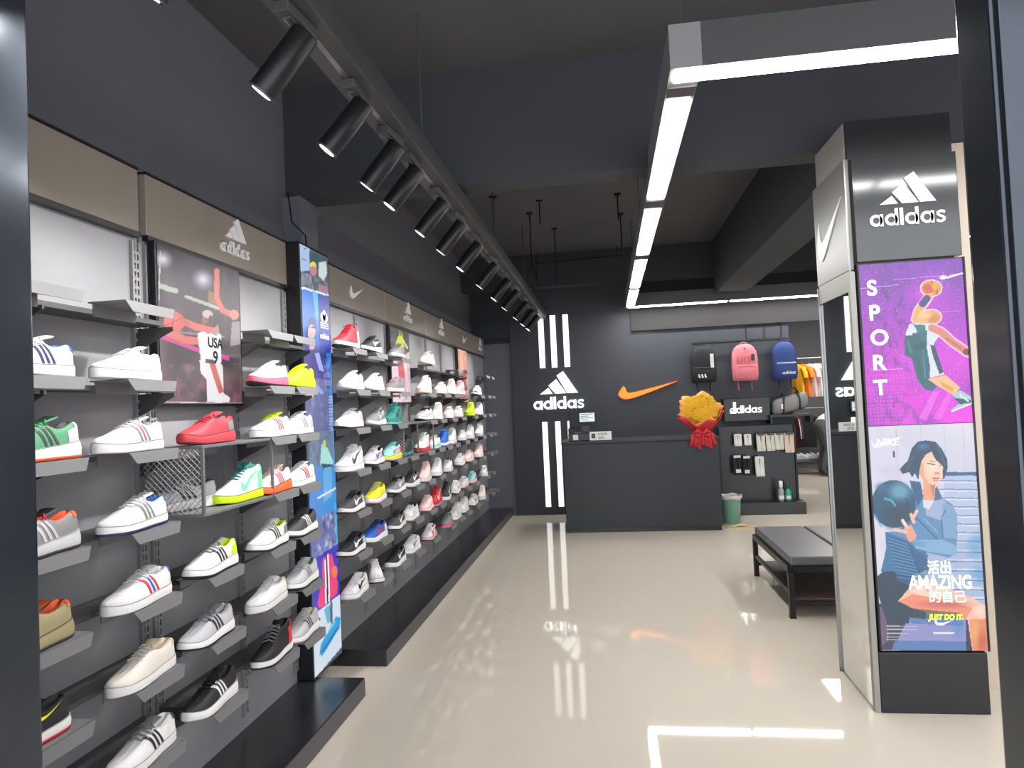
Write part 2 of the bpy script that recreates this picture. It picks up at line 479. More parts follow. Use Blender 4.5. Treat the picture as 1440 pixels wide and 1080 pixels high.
# far bays past the lightbox
hb = [3.86, 5.10, 6.29, 7.48, 8.66, 9.36]
FAR_HEELS = {
 1: [3.86, 4.25, 4.78, 5.62],
 2: [3.90, 4.27, 4.74, 5.50, 6.02, 6.40, 6.83, 7.75],
 3: [3.87, 4.28, 4.64, 5.50, 5.84, 6.27, 6.68, 7.30, 7.80],
 4: [3.86, 4.22, 4.60, 4.90, 5.38, 5.74, 6.03, 6.35, 6.80, 7.22, 7.75],
 5: [3.84, 4.23, 4.66, 5.03, 5.36, 5.73, 6.14, 6.66, 7.12, 7.70],
 6: [3.83, 4.23, 4.62, 4.97, 5.38, 5.70, 6.02, 6.40, 6.82, 7.24, 7.90],
 7: [3.85, 4.20, 4.60, 4.98, 5.45, 6.05, 6.42, 6.78, 7.25, 7.72]}
EXTRA_PLATES = {1: [6.6, 7.0, 8.15, 8.5], 2: [8.2, 8.5], 3: [8.2, 8.5], 4: [8.2, 8.5], 5: [8.2, 8.5], 6: [8.3], 7: [8.2, 8.5]}
names = ['shoe display bay with white tick header just past the blue lightbox', 'shoe display bay with the lime sports poster and three-bar header',
         'shoe display bay with three-bar header in the middle of the far run', 'shoe display bay with white tick header above the orange poster',
         'last short shoe display bay at the end panel']
for i in range(5):
    a, b = hb[i], hb[i + 1]
    ra = 3.62 if i == 0 else a
    stds = [a + .03 if i == 0 else a + .02, (a + b) / 2] if b - a > 1 else [a + .02]
    rails = []
    for r in R17:
        if i == 1 and r in (1, 2): rails.append((r, 5.68, b))
        elif i == 3 and r in (1, 2): rails.append((r, ra, 7.50))
        elif i == 4: rails.append((r, ra, 8.80))
        else: rails.append((r, ra if not (i == 0) else 3.87, b))
    plates = []
    for r in R17:
        for y in FAR_HEELS[r] + EXTRA_PLATES[r]:
            if (a if i else 0) <= y - .05 < b: plates.append((r, y + .07))
    t, P, hd = shelf_bay(names[i], a, b, a + .004, b - .004, stds, rails, plates)
    yc = (a + b) / 2
    if i in (0, 3): logo_in(lambda o: o, None, lambda: tick(hd, left_map(-1.670, yc - .12, 2.265), 0.25, M_white, .008), t)
    elif i < 4: logo_in(lambda o: o, None, lambda: three_bar_logo(hd, left_map(-1.670, yc - .12, 2.255), 0.24, M_white, .008), t)
    else: logo_in(lambda o: o, None, lambda: three_bar_logo(hd, left_map(-1.670, 8.93, 2.255), 0.24, M_white, .008), t)
mesh_box('small wire mesh display box with the red shoe in the far run', 4.62, 5.46, RZ[3], RZ[2], [4.63, 4.98, 5.44])
# dark end panel and slim grey return
box_e = thing('end_panel', 'tall grey end panel closing the shoe wall by the striped wall', 'panel', (-1.57, 9.385, 0))
MB().box(-.27, .27, -.012, .012, 0.0, 2.44).build('panel', M_wallL, box_e)
MB().box(-.27, .27, -.02, -.012, 2.36, 2.44).build('top_strip', M_black, box_e)
# plinths
def plinth(label, y0, y1, x1):
    t = thing('wall_plinth', label, 'plinth', ((-1.85 + x1) / 2, (y0 + y1) / 2, 0)); w = (x1 + 1.85) / 2; d = (y1 - y0) / 2
    MB().box(-w, w, -d, d, 0.0, 0.0995).build('body', M_plinth, t, 0.004)
    MB().box(w - .004, w + .002, -d, d, 0.004, 0.095).build('front_strip', M_rail, t)
plinth('low black plinth under the two nearest shoe bays', 1.27, 3.52, -1.345)
plinth('long black plinth under the far shoe bays', 3.93, 9.37, -1.36)

# ------------------------------------------------------------------ posters on the shoe wall
def poster(label, name, y0, y1, z0, z1, x, pr, m, cat='poster', depth=.03, frame=M_black):
    t = thing(name, label, cat, (x, (y0 + y1) / 2, z0)); inv = Matrix.Translation(-t.location)
    def P(o): o.matrix_parent_inverse = inv; return o
    P(box('frame', frame, (x - depth, x, y0 - .012, y1 + .012, z0 - .012, z1 + .012), t, .002))
    t2_ = P(pr.build('print', left_map(x + .002, y0, z0), y1 - y0, z1 - z0, m, t))
    return t2_, (lambda o: o)
# basketball print
p = Print(120, 210, [(215, 347), (332, 375), (338, 566), (228, 570)])
p.T = lambda x, y: (205 + x / 4.5, 340 + y / 4.5)
p.grad((52, 42, 58), (104, 70, 82)); p.cloud((22, 18, 26), .9, 5, .35); p.cloud((150, 110, 125), .5, 9, .5)
p.ell(85, 130, 40, 40, (235, 230, 245), .9, .8); p.ell(340, 235, 45, 45, (235, 230, 245), .9, .8)
p.line([(80, 310), (170, 330)], 34, (205, 225, 205), .8); p.line([(235, 360), (560, 450)], 22, (205, 225, 210), .8)
p.poly([(375, 300), (440, 330), (440, 400), (375, 385)], (165, 120, 60), .8)
p.line([(90, 590), (480, 600)], 12, (210, 205, 210), .5)
p.poly([(88, 610), (88, 640), (330, 715), (515, 755), (515, 725), (340, 690)], (240, 60, 165), .9)
p.cloud((190, 120, 130), .6, 16, .55, p.inside([(88, 800), (600, 760), (600, 1040), (88, 1040)]))
p.poly([(490, 470), (590, 470), (590, 720), (520, 780), (505, 640)], (60, 45, 58), .9)
p.line([(430, 165), (430, 350), (470, 430), (540, 460)], 34, (225, 110, 100)); p.ell(545, 450, 30, 34, (225, 140, 120))
p.poly([(530, 500), (590, 490), (590, 640), (520, 660)], (205, 195, 205), .7)
p.ell(375, 500, 36, 58, (150, 88, 78)); p.ell(372, 462, 34, 26, (215, 190, 190)); p.ell(392, 500, 14, 34, (80, 48, 46)); p.ell(380, 535, 22, 16, (90, 52, 48))
p.line([(425, 570), (300, 550), (215, 520)], 44, (225, 112, 96)); p.line([(330, 640), (240, 640), (130, 600)], 48, (230, 120, 104))
p.poly([(310, 590), (345, 575), (380, 590), (430, 565), (460, 590), (462, 790), (335, 770)], (244, 240, 246))
p.poly([(385, 580), (440, 520), (450, 570), (430, 600)], (200, 140, 140))
p.poly([(325, 760), (470, 780), (480, 960), (520, 985), (515, 1015), (375, 1015), (372, 880), (335, 840)], (242, 236, 242))
p.poly([(385, 770), (425, 780), (480, 950), (450, 965), (410, 850)], (215, 100, 92))
p.poly([(365, 750), (425, 755), (420, 780), (360, 775)], (60, 60, 90))
p.ell(165, 530, 64, 66, (236, 92, 84)); p.ell(150, 510, 36, 36, (255, 130, 120), .7, .5); p.line([(110, 560), (215, 500)], 5, (150, 50, 50)); p.line([(165, 465), (150, 595)], 5, (150, 50, 50))
for k in range(4): p.ell(215 + k * 14, 505 + k * 12, 16, 10, (205, 92, 80))
p.line([(68, 85), (68, 1025)], 7, (200, 196, 200)); p.line([(90, 1024), (600, 1020)], 7, (225, 200, 205))
bp, PP = poster('framed basketball player poster in a white USA 9 jersey', 'player_poster', 2.345, 2.915, 1.565, 2.165, -1.645, p, P_dim)
PP(text_obj('lettering', 'USA', .060, M_blackm, bp, M_left(-1.642, 2.655, 1.802), .0005, .0012))
PP(text_obj('lettering', '9', .075, M_blackm, bp, M_left(-1.642, 2.69, 1.735), .0005, .0012))
# lime / pink print
p = Print(50, 130, [(0, 0), (100, 0), (100, 220), (0, 220)])
p.fill((60, 58, 62)); p.cloud((130, 130, 125), .7, 8, .5)
p.poly([(45, 8), (62, 6), (72, 60), (66, 100), (45, 80), (38, 50)], (214, 226, 20)); p.ell(53, 10, 8, 9, (150, 110, 90)); p.line([(40, 28), (22, 60)], 9, (205, 215, 30)); p.line([(66, 30), (88, 50)], 9, (220, 220, 140))
p.poly([(78, 70), (100, 60), (100, 220), (80, 220)], (225, 200, 205)); p.cloud((220, 120, 120), .5, 9, .5, p.inside([(78, 70), (100, 60), (100, 220), (80, 220)]))
p.poly([(0, 92), (82, 92), (82, 220), (0, 220)], (236, 216, 228)); p.poly([(30, 96), (62, 96), (70, 150), (35, 150)], (216, 92, 100)); p.line([(40, 150), (34, 205)], 12, (210, 150, 150)); p.line([(60, 150), (70, 205)], 12, (210, 150, 150)); p.ell(48, 100, 10, 12, (150, 80, 80))
p.cloud((200, 170, 190), .8, 9, .5, p.inside([(0, 150), (82, 150), (82, 220), (0, 220)]))
poster('narrow poster of an athlete in lime above a pink figure', 'sport_poster', 5.12, 5.62, 1.565, 2.155, -1.645, p, P_dim)
# orange print
p = Print(40, 120, [(0, 0), (100, 0), (100, 220), (0, 220)])
p.grad((235, 160, 130), (228, 140, 128)); p.poly([(20, 0), (50, 0), (60, 90), (18, 90)], (245, 190, 160)); p.poly([(15, 88), (95, 80), (95, 98), (15, 104)], (120, 30, 36)); p.ell(55, 112, 34, 24, (190, 60, 60)); p.poly([(30, 135), (80, 130), (90, 170), (30, 175)], (120, 70, 70)); p.cloud((255, 220, 200), .5, 6, .5)
poster('narrow orange and pink poster near the end of the shoe wall', 'sport_poster', 7.54, 8.02, 1.565, 2.165, -1.645, p, P_dim)

# ------------------------------------------------------------------ blue lightbox between the bays
p = Print(56, 420, [(420, 342), (464, 361), (480.5, 930.5), (443, 952)])
A_ = lambda x, y: (410 + x / 3.484, 330 + y / 3.484); B_ = lambda x, y: (410 + x / 3.273, 630 + y / 3.273)
p.T = A_; p.fill((70, 84, 100))
p.poly([(30, 40), (90, 60), (90, 190), (40, 200)], (176, 200, 236)); p.line([(40, 120), (85, 145)], 3, (80, 100, 140)); p.line([(60, 70), (80, 60)], 3, (80, 100, 140))
p.poly([(88, 70), (140, 100), (135, 200), (90, 200)], (52, 84, 84)); p.cloud((90, 130, 130), .8, 9, .5, p.inside([(88, 60), (190, 120), (190, 200), (88, 200)]))
p.ell(108, 160, 18, 22, (226, 220, 120)); p.ell(110, 190, 20, 26, (205, 130, 140)); p.poly([(138, 140), (180, 130), (186, 200), (165, 245), (138, 215)], (206, 222, 226))
p.poly([(42, 200), (100, 215), (100, 260), (44, 280)], (120, 130, 150)); p.cloud((190, 190, 210), .7, 14, .5, p.inside([(40, 200), (190, 230), (190, 320), (44, 285)])); p.poly([(135, 260), (188, 275), (190, 320), (140, 305)], (160, 120, 140))
p.poly([(44, 282), (192, 318), (192, 328), (44, 294)], (240, 245, 250))
p.poly([(46, 294), (192, 328), (212, 1080), (75, 1080)], (30, 128, 226)); p.poly([(130, 312), (192, 328), (205, 700), (140, 640)], (38, 62, 178)); p.poly([(104, 306), (134, 312), (136, 470), (120, 440)], (90, 190, 240))
p.poly([(150, 420), (205, 600), (205, 640), (170, 600)], (40, 60, 220)); p.poly([(180, 640), (212, 640), (215, 1080), (190, 1080)], (60, 140, 226))
p.poly([(60, 590), (130, 610), (170, 660), (195, 830), (60, 760)], (66, 60, 150)); p.cloud((40, 34, 90), .7, 16, .45, p.inside([(60, 590), (200, 600), (205, 840), (60, 780)]))
p.poly([(76, 500), (86, 455), (105, 445), (122, 470), (126, 500)], (40, 70, 150)); p.ell(99, 528, 21, 40, (232, 206, 208)); p.poly([(88, 560), (112, 560), (116, 620), (88, 622)], (222, 190, 196)); p.line([(80, 500), (125, 505)], 8, (30, 50, 120)); p.line([(78, 500), (74, 560)], 8, (42, 52, 110))
for k in range(16): p.line([(165, 690 + k * 9), (195, 692 + k * 9)], 3, (150, 170, 240), .8)
p.poly([(115, 640), (140, 640), (165, 740), (140, 730)], (170, 190, 250))
p.poly([(64, 760), (150, 780), (200, 860), (200, 1080), (70, 1080)], (96, 104, 160)); p.cloud((150, 150, 200), .7, 12, .5, p.inside([(64, 760), (200, 780), (210, 1080), (70, 1080)])); p.ell(90, 860, 22, 18, (238, 205, 190)); p.ell(80, 830, 18, 12, (200, 214, 90)); p.poly([(105, 810), (130, 805), (165, 850), (150, 860)], (150, 170, 250))
for k in range(13): p.line([(194, 870 + k * 16), (208, 871 + k * 16)], 9, (190, 200, 240), .8)
p.T = B_
p.poly([(85, 0), (215, 0), (220, 400), (85, 420)], (64, 150, 224)); p.poly([(85, 0), (200, 0), (200, 150), (88, 170)], (110, 130, 160)); p.cloud((60, 80, 110), .7, 12, .5, p.inside([(85, 0), (200, 0), (200, 150), (88, 170)]))
p.poly([(140, 60), (170, 80), (200, 150), (190, 175), (135, 155)], (170, 228, 220)); p.poly([(140, 150), (195, 160), (190, 185), (150, 185)], (50, 80, 90)); p.ell(155, 62, 8, 20, (190, 220, 90))
p.poly([(88, 180), (135, 175), (135, 400), (90, 400)], (84, 142, 222)); p.poly([(150, 175), (190, 170), (192, 300), (150, 330)], (110, 180, 235)); p.line([(124, 305), (216, 268)], 9, (225, 238, 250))
p.poly([(88, 400), (218, 370), (220, 525), (95, 570)], (108, 122, 180)); p.cloud((225, 215, 235), .9, 14, .5, p.inside([(88, 400), (218, 370), (220, 525), (95, 570)])); p.cloud((70, 70, 110), .8, 16, .55, p.inside([(88, 400), (218, 370), (220, 525), (95, 570)])); p.line([(205, 340), (220, 560)], 14, (70, 190, 230), .7)
p.poly([(92, 575), (220, 520), (225, 745), (98, 800)], (58, 50, 190)); p.poly([(145, 570), (158, 570), (160, 770), (128, 780), (120, 760), (140, 660)], (240, 60, 130)); p.poly([(175, 560), (188, 560), (214, 690), (210, 740), (178, 755), (172, 650)], (240, 66, 120)); p.ell(200, 640, 14, 26, (250, 120, 90)); p.line([(156, 585), (160, 765)], 7, (250, 250, 250)); p.line([(170, 560), (174, 760)], 7, (250, 245, 250)); p.line([(164, 580), (166, 760)], 6, (20, 20, 40))
p.poly([(98, 800), (225, 742), (232, 960), (105, 1060)], (212, 226, 240)); p.poly([(150, 790), (190, 765), (190, 840), (165, 850)], (90, 180, 216)); p.line([(182, 760), (184, 850)], 8, (70, 80, 90))
p.poly([(128, 965), (135, 930), (168, 880), (205, 830), (226, 840), (222, 880), (200, 905), (165, 950), (140, 978)], (20, 160, 222)); p.line([(140, 960), (212, 880)], 7, (8, 96, 160)); p.line([(165, 890), (200, 850)], 6, (120, 215, 245))
lb, PP = poster('tall blue advertising lightbox standing between the shoe bays', 'lightbox_banner', 3.47, 3.84, 0.115, 2.42, -1.60, p, P_lit, 'lightbox', depth=.09)
def trefoil(parent, fn, w, m):
    for ang, r in ((90, .5), (135, .44), (45, .44)):
        P_ = []
        for k in range(14):
            t_ = 2 * math.pi * k / 14; a = .5 * r * 2 * math.cos(t_) * .5 + r * .5 + .03; b = .19 * math.sin(t_)
            ca, sa = math.cos(math.radians(ang)), math.sin(math.radians(ang))
            P_.append(((a * ca - b * sa) * w, (a * sa + b * ca) * w))
        PP(MB().prism(P_, fn, 0, .0012).build('logo_leaf', m, parent))
    for k in range(3):
        PP(MB().prism([(-.42 * w, (-.05 - k * .1) * w), (.42 * w, (-.05 - k * .1) * w), (.42 * w, (-.10 - k * .1) * w), (-.42 * w, (-.10 - k * .1) * w)], fn, 0, .0012).build('logo_bar', m, parent))
trefoil(lb, left_map(-1.597, 3.755, 2.03), .13, M_white)
logo_in(PP, None, lambda: three_bar_logo(lb, left_map(-1.597, 3.69, 1.93), .13, M_white, .0015, bars=False), lb)
mb = MB(); mb.tube([(-1.62, 3.60, 2.42), (-1.63, 3.62, 2.50), (-1.70, 3.60, 2.58), (-1.72, 3.62, 2.70), (-1.735, 3.63, 2.76)], .004, 6)
tag(mb.build('power_cord', M_blackm), 'thin black cord rising from the blue lightbox to the beam', 'cord')

# ================================================================== CEILING LIGHTS
ring = thing('linear_light_frame', 'suspended rectangular frame of white linear ceiling lights', 'ceiling light', (1.55, 5.75, 2.7))
inv_r = Matrix.Translation(-ring.location)
def PR(o): o.matrix_parent_inverse = inv_r; return o
XL0, XL1, XR0, XR1, YN0, YN1, YF0, YF1 = .285, .40, 2.86, 2.975, 2.54, 2.655, 8.93, 9.045
for nm, b in (('housing', (XL0, XL1, YN0, YF1, 2.705, 2.87)), ('housing', (XR0, XR1, YN0, YF1, 2.705, 2.87)), ('housing', (XL1, XR0, YN0, YN1, 2.705, 2.87)), ('housing', (XL1, XR0, YF0, YF1, 2.705, 2.87))):
    PR(box(nm, M_house if b[0] < .3 and b[3] > 5 else M_track, b, ring))
def led(b):
    x0, x1, y0, y1 = b
    PR(box('diffuser', M_led, (x0 + .012, x1 - .012, y0, y1, 2.697, 2.7048), ring))
    for (yy, xx) in ((y0, None), (y1, None)):
        pass
for y0, y1 in ((2.82, 4.17), (4.40, 5.75), (5.98, 7.42), (7.60, 8.90)):
    led((XL0, XL1, y0, y1)); led((XR0, XR1, y0, y1))
for y0, y1 in ((2.66, 2.80), (4.18, 4.39), (5.76, 5.97), (7.43, 7.59)):
    PR(box('joint_plate', M_rail, (XL0 + .004, XL1 - .004, y0 + .03, y1 - .03, 2.698, 2.7048), ring)); PR(box('joint_plate', M_rail, (XR0 + .004, XR1 - .004, y0 + .03, y1 - .03, 2.698, 2.7048), ring))
def ledx(x0, x1, ya, yb): PR(box('diffuser', M_led, (x0, x1, ya + .012, yb - .012, 2.697, 2.7048), ring))
ledx(.305, 1.60, YN0, YN1); ledx(1.64, 2.95, YN0, YN1); ledx(.31, 1.56, YF0, YF1); ledx(1.60, 2.95, YF0, YF1)
for x, y in ((.34, 2.6), (.34, 4.28), (.34, 5.87), (.34, 7.51), (2.92, 2.6), (2.92, 4.28), (2.92, 7.5), (1.6, 8.99)):
    zt = 3.45 if not (3.8 < y < 4.1) else 2.79
    if y > 8.8: zt = 3.02
    mb = MB(); mb.tube([(x, y, 2.87), (x, y, zt)], .003, 5); PR(mb.build('suspension_wire', M_track, ring))

# track
tr = thing('light_track', 'long black suspended track rail above the shoe wall', 'track light rail', (-.80, 5.3, 2.66)); inv_t = Matrix.Translation(-tr.location)
def PT(o): o.matrix_parent_inverse = inv_t; return o
TX0, TX1, TZ = -.90, -.775, 2.655
PT(box('rail', M_track, (TX0, TX1, 0.9, 9.28, TZ, TZ + .10), tr, .003))
PT(box('conductor_slot', M_alu, (-.848, -.828, 0.92, 9.27, TZ - .003, TZ), tr))
for y in (1.6, 3.24, 5.4, 7.4, 8.6):
    mb = MB(); mb.tube([(-.84, y, TZ + .10), (-.84, y, 3.45)], .005, 6); PT(mb.build('suspension_rod', M_track, tr))
ORD = ['first', 'second', 'third', 'fourth', 'fifth', 'sixth', 'seventh', 'eighth', 'ninth', 'tenth', 'eleventh', 'twelfth', 'thirteenth', 'fourteenth', 'fifteenth']
SPY = [1.36, 1.85, 2.32, 2.72, 3.02, 3.53, 3.98, 4.52, 5.22, 5.90, 6.52, 7.30, 7.93, 8.46]
ax = Vector((-.62, -.12, -.77)).normalized()
def spot_meshes():
    a = MB(); a.box(-.024, .024, -.085, .085, -.032, 0); am = a.mesh('adapter', [M_track], .003)
    s = MB(); s.box(-.012, .012, -.055, .055, -.038, -.032); s.tube([(0, 0, -.032), (0, 0, -.075)], .013, 8); sm = s.mesh('swivel', [M_alu])
    p0 = Vector((.03, 0, -.055)); q = p0 + ax * .215
    c = MB(); c.tube([p0, p0 + ax * .004, q], [.036, .040, .040], 20); cm = c.mesh('lamp_body', [M_blackm])
    r = MB(); r.tube([q - ax * .003, q + ax * .003], .0415, 20, caps=False); r.tube([q + ax * .003, q - ax * .02], [.0415, .034], 20, caps=False); rm = r.mesh('bezel', [M_track])
    l = MB(); l.tube([q + ax * .0006, q + ax * .002], .030, 16); lm = l.mesh('lens', [M_lens])
    return am, sm, cm, rm, lm, q
SM = spot_meshes()
for i, y in enumerate(SPY):
    t = thing('track_spotlight', 'black cylinder track spotlight, %s along the rail from the entrance' % ORD[i], 'spotlight', (-.838, y, TZ - .003), random.uniform(-.12, .12), 'spotlights on the black track rail')
    for nm, me in zip(('adapter', 'swivel', 'lamp_body', 'bezel', 'lens'), SM[:5]): inst(nm, me, t)
    ld = bpy.data.lights.new('spot_lamp', 'SPOT'); ld.energy = SPOT_POWER; ld.spot_size = math.radians(76); ld.spot_blend = .8; ld.shadow_soft_size = .03; ld.color = (1, .96, .93)
    lo = bpy.data.objects.new('spot_lamp', ld); link(lo); lo.parent = t; lo.location = SM[5] + ax * .006
    lo.rotation_euler = ax.to_track_quat('-Z', 'Y').to_euler()
# bare rods and conduit under the rear ceiling
RODS = [((-.97, 6.25), 3.10, 'bare ceiling rod, nearest the shoe wall'), ((-.70, 6.9), 2.86, 'long bare ceiling rod beside the track'), ((-.56, 6.5), 3.22, 'short bare ceiling rod with a bracket top'), ((-.50, 7.6), 2.80, 'long thin ceiling rod above the track end'), ((.18, 6.5), 3.2, 'short bare ceiling rod left of the light frame'), ((.22, 7.2), 3.05, 'slim ceiling rod close to the linear light')]
for (x, y), zb, lab in RODS:
    t = thing('ceiling_rod', lab, 'hanging rod', (x, y, zb), 0, 'bare rods under the rear ceiling')
    mb = MB(); mb.tube([(0, 0, 0), (0, 0, 3.435 - zb)], .007, 6); mb.build('rod', M_blackm, t)
    MB().box(-.03, .03, -.03, .03, 3.43 - zb, 3.45 - zb).build('ceiling_plate', M_blackm, t)
t = thing('conduit', 'horizontal black conduit with a dropped end below the rear ceiling', 'pipe', (-.30, 8.7, 3.30))
mb = MB(); mb.tube([(-.53, 0, -.20), (-.53, 0, 0), (.57, 0, .02)], .011, 8); mb.build('pipe', M_blackm, t)
for x in (-.5, .5):
    mb = MB(); mb.tube([(x, 0, .01), (x, 0, .15)], .005, 6); mb.build('hanger', M_blackm, t)
# added, unseen fill panel to light the clothes beyond the back wall
t = thing('added_fill_panel', 'unseen added fill light above the clothing area behind the soffit', 'ceiling light', (4.0, 12.2, 3.40))
MB().box(-.7, .7, -.7, .7, 0, .05).build('housing', M_white, t)
MB().box(-.62, .62, -.62, .62, -.006, 0).build('diffuser', mat('added_fill_diffuser', (1, .98, .95), .5, emit=12.0), t)

# ================================================================== BACK WALL SIGNS
def sign_stripe(label, x0, x1, z0, z1):
    t = thing('wall_stripe', label, 'sign', ((x0 + x1) / 2, 9.30, z0), 0, None)
    w = (x1 - x0) / 2
    MB().box(-w, w, -.022, 0, 0, z1 - z0).build('lit_face', M_litw, t, .002)
    MB().box(-w - .003, w + .003, -.008, 0, -.003, z1 - z0 + .003).build('back_tray', M_white, t)
for (x, lab) in ((-.858, 'upper white wall stripe, partly behind the track end'), (-.695, 'upper white wall stripe, middle of three'), (-.522, 'upper white wall stripe nearest the orange tick')):
    sign_stripe(lab, x - .036, x + .036, 1.99, 2.70)
for (x, lab) in ((-.865, 'lower white wall stripe nearest the shoe wall'), (-.690, 'lower white wall stripe next to the counter'), (-.522, 'lower white wall stripe mostly hidden behind the counter')):
    sign_stripe(lab, x - .034, x + .034, 0.11, 1.255)
t = thing('wall_logo', 'white three-bar logo and lettering between the wall stripes', 'sign', (-.66, 9.30, 1.44))
three_bar_logo(t, lambda a, b, c: (-.345 + a, -c, -.015 + b), .685, M_litw, .03)
t = thing('wall_logo', 'orange tick logo above the counter', 'sign', (.52, 9.30, 1.52))
T = tick_xy(36)
fn = lambda a, b, c: (-.375 + a, -c, .0 + b * 0.66)
mb = MB(); mb.band([(x * .76, u * .76) for x, l, u in T], [(x * .76, l * .76) for x, l, u in T], fn, .02, .032, closed=False); mb.build('lit_face', M_lito, t)
mb = MB(); mb.band([(x * .78 - .01, u * .78 + .004) for x, l, u in T], [(x * .78 - .01, l * .78 - .014) for x, l, u in T], fn, 0, .019, closed=False); mb.build('return', M_orng, t)

# ================================================================== COUNTER
t = thing('service_counter', 'plain dark cash counter in front of the back wall', 'counter', (.333, 8.30, 0))
MB().box(-.875, .875, -.335, .345, 0.05, 1.02).build('body', M_counter, t, .004)
MB().box(-.895, .895, -.355, .36, 1.021, 1.05).build('worktop', M_counter, t, .004)
MB().box(-.86, .86, -.32, .33, 0, 0.05).build('kick_base', M_black, t)
for x in (-.88 + .59, -.88 + 1.18):
    MB().box(x - .0015, x + .0015, -.3362, -.335, .06, 1.01).build('panel_joint', M_black, t)
# cash register
t = thing('cash_register', 'black cash register with a lit customer screen on the counter', 'cash register', (-.28, 8.18, 1.05))
MB().box(-.20, .20, -.14, .16, 0, .09).build('cash_drawer', M_black, t, .006)
MB().box(-.05, .05, -.02, .06, .09, .17).build('stand', M_black, t)
MB().box(-.19, .14, .0, .03, .15, .36).build('rear_screen_shell', M_blackm, t, .006)
MB().box(-.075, .125, -.055, -.025, .205, .335).build('customer_display', M_black, t, .004)
MB().box(-.062, .112, -.058, -.0555, .222, .322).build('screen', mat('customer_screen', rgb(205, 220, 222), .3, emit=.3), t)
for i in range(4):
    MB().box(-.05, .095 - (i % 2) * .05, -.0592, -.0582, .305 - i * .022, .312 - i * .022).build('text_line', M_rail, t)
MB().box(-.20, -.13, -.09, .02, .09, .15).build('receipt_printer', M_blackm, t, .004)
MB().box(-.145, -.085, -.1425, -.1405, .012, .075).build('paper_label', M_white, t)
t = thing('price_card', 'small white payment card standing on the counter end', 'card', (-.105, 7.985, 1.05))
MB().box(-.125, .125, -.006, .006, 0.0, .105).build('card', M_white, t)
MB().box(-.13, .13, -.012, .03, -.0, .006).build('card_foot', M_black, t)
for nm, body, x, z, s in (('lettering', 'A3009', -.035, .062, .042), ('lettering', '收款', -.03, .022, .036)):
    text_obj(nm, body, s, M_blackm, t, M_back(x, -.0065, z), .0004)
MB().box(-.105, -.06, -.0072, -.0062, .03, .085).build('print_patch', M_rail, t)
# bouquet
def bouquet():
    t = thing('flower_bouquet', 'yellow flower bouquet in orange and red wrapping on the counter', 'bouquet', (1.03, 8.03, 1.05))
    yl = mat('sunflower_yellow', rgb(240, 178, 22), .6, noise=.25, scale=60); orr = mat('orange_paper', rgb(240, 148, 84), .5, noise=.15, scale=20); rd = mat('red_paper', rgb(196, 44, 52), .45, noise=.15, scale=20); dk = mat('flower_eye', rgb(206, 128, 20), .8)
    rnd = random.Random(4)
    def ruffle(name, m, z0, z1, r0, r1, amp, tilt, n=44):
        mb = MB(); vs = []; rows = 7
        for j in range(rows):
            f = j / (rows - 1)
            for k in range(n):
                a = 2 * math.pi * k / n; r = r0 + (r1 - r0) * f ** .8 + amp * f * math.sin(a * 7 + j * .4) + amp * .6 * f * math.sin(a * 13 + 1)
                y = r * math.sin(a) * .42
                vs.append((r * math.cos(a), y, z0 + (z1 - z0) * f + tilt * f * math.sin(a) + amp * 1.2 * f * math.cos(a * 5)))
        fs = [(j * n + k, j * n + (k + 1) % n, (j + 1) * n + (k + 1) % n, (j + 1) * n + k) for j in range(rows - 1) for k in range(n)]
        mb.add(vs, fs, 0, True); o = mb.build(name, m, t, recalc=False)
        sd = o.modifiers.new('s', 'SOLIDIFY'); sd.thickness = .002; return o
    ruffle('outer_wrap', rd, .03, .25, .05, .235, .030, .10)
    ruffle('orange_wrap', orr, .06, .31, .05, .235, .026, .14)
    ruffle('inner_wrap', mat('peach_paper', rgb(240, 190, 96), .5), .12, .335, .06, .205, .028, .16)
    for i in range(40):
        a = i * 2.4; q = math.sqrt((i + .5) / 40); x, v = .19 * q * math.cos(a), .135 * q * math.sin(a)
        z = .335 + v; y = -.035 + v * .25 - .03 * (1 - q * q)
        nr = Vector((x * 1.5, -.9, .45 + v)).normalized(); u = nr.orthogonal().normalized(); w2 = nr.cross(u); c = Vector((x, y, z)); mb = MB()
        for k in range(11):
            b = 2 * math.pi * k / 11; d = u * math.cos(b) + w2 * math.sin(b); e = nr.cross(d)
            mb.add([c + nr * .008, c + d * .022 + e * .011 + nr * .006, c + d * .044 - nr * .003, c + d * .022 - e * .011 + nr * .006], [(0, 1, 2, 3)])
        mb.build('flower_head', yl, t, recalc=False)
        mb = MB(); mb.tube([c, c + nr * .012], [.013, .010], 8); mb.build('flower_eye', yl if i % 4 else dk, t)
    mb = MB(); mb.lathe([(.02, .0), (.05, .005), (.045, .05), (.06, .10)], n=14, sy=.7); mb.build('stem_wrap', rd, t)
    for i in range(7):
        a = -2.8 + i * .42; mb = MB(); x = .13 * math.cos(a * .6 + 1.05) * (1 if i % 2 else .8)
        x = -.12 + i * .04
        mb.add([(x * .3 - .012, -.05, .10), (x * .3 + .012, -.05, .10), (x * .9 + .022, -.105, .03), (x * .9 - .022, -.105, .03), (x * 1.1 + .02, -.11, -.09 - .02 * (i % 3)), (x * 1.1 - .02, -.11, -.09 - .02 * (i % 3))], [(0, 1, 2, 3), (3, 2, 4, 5)], 0, True)
        o = mb.build('ribbon_tail', rd, t, recalc=False); sd = o.modifiers.new('s', 'SOLIDIFY'); sd.thickness = .003
    for s in (-1, 1):
        mb = MB(); c = Vector((s * .055, -.105, .045)); mb.tube([Vector((0, -.10, .04)), c + Vector((0, -.015, .035)), c + Vector((s * .03, -.01, 0)), c + Vector((0, -.012, -.03)), Vector((0, -.10, .035))], [.010, .026, .03, .024, .010], 8); mb.build('bow_loop', rd, t)
bouquet()

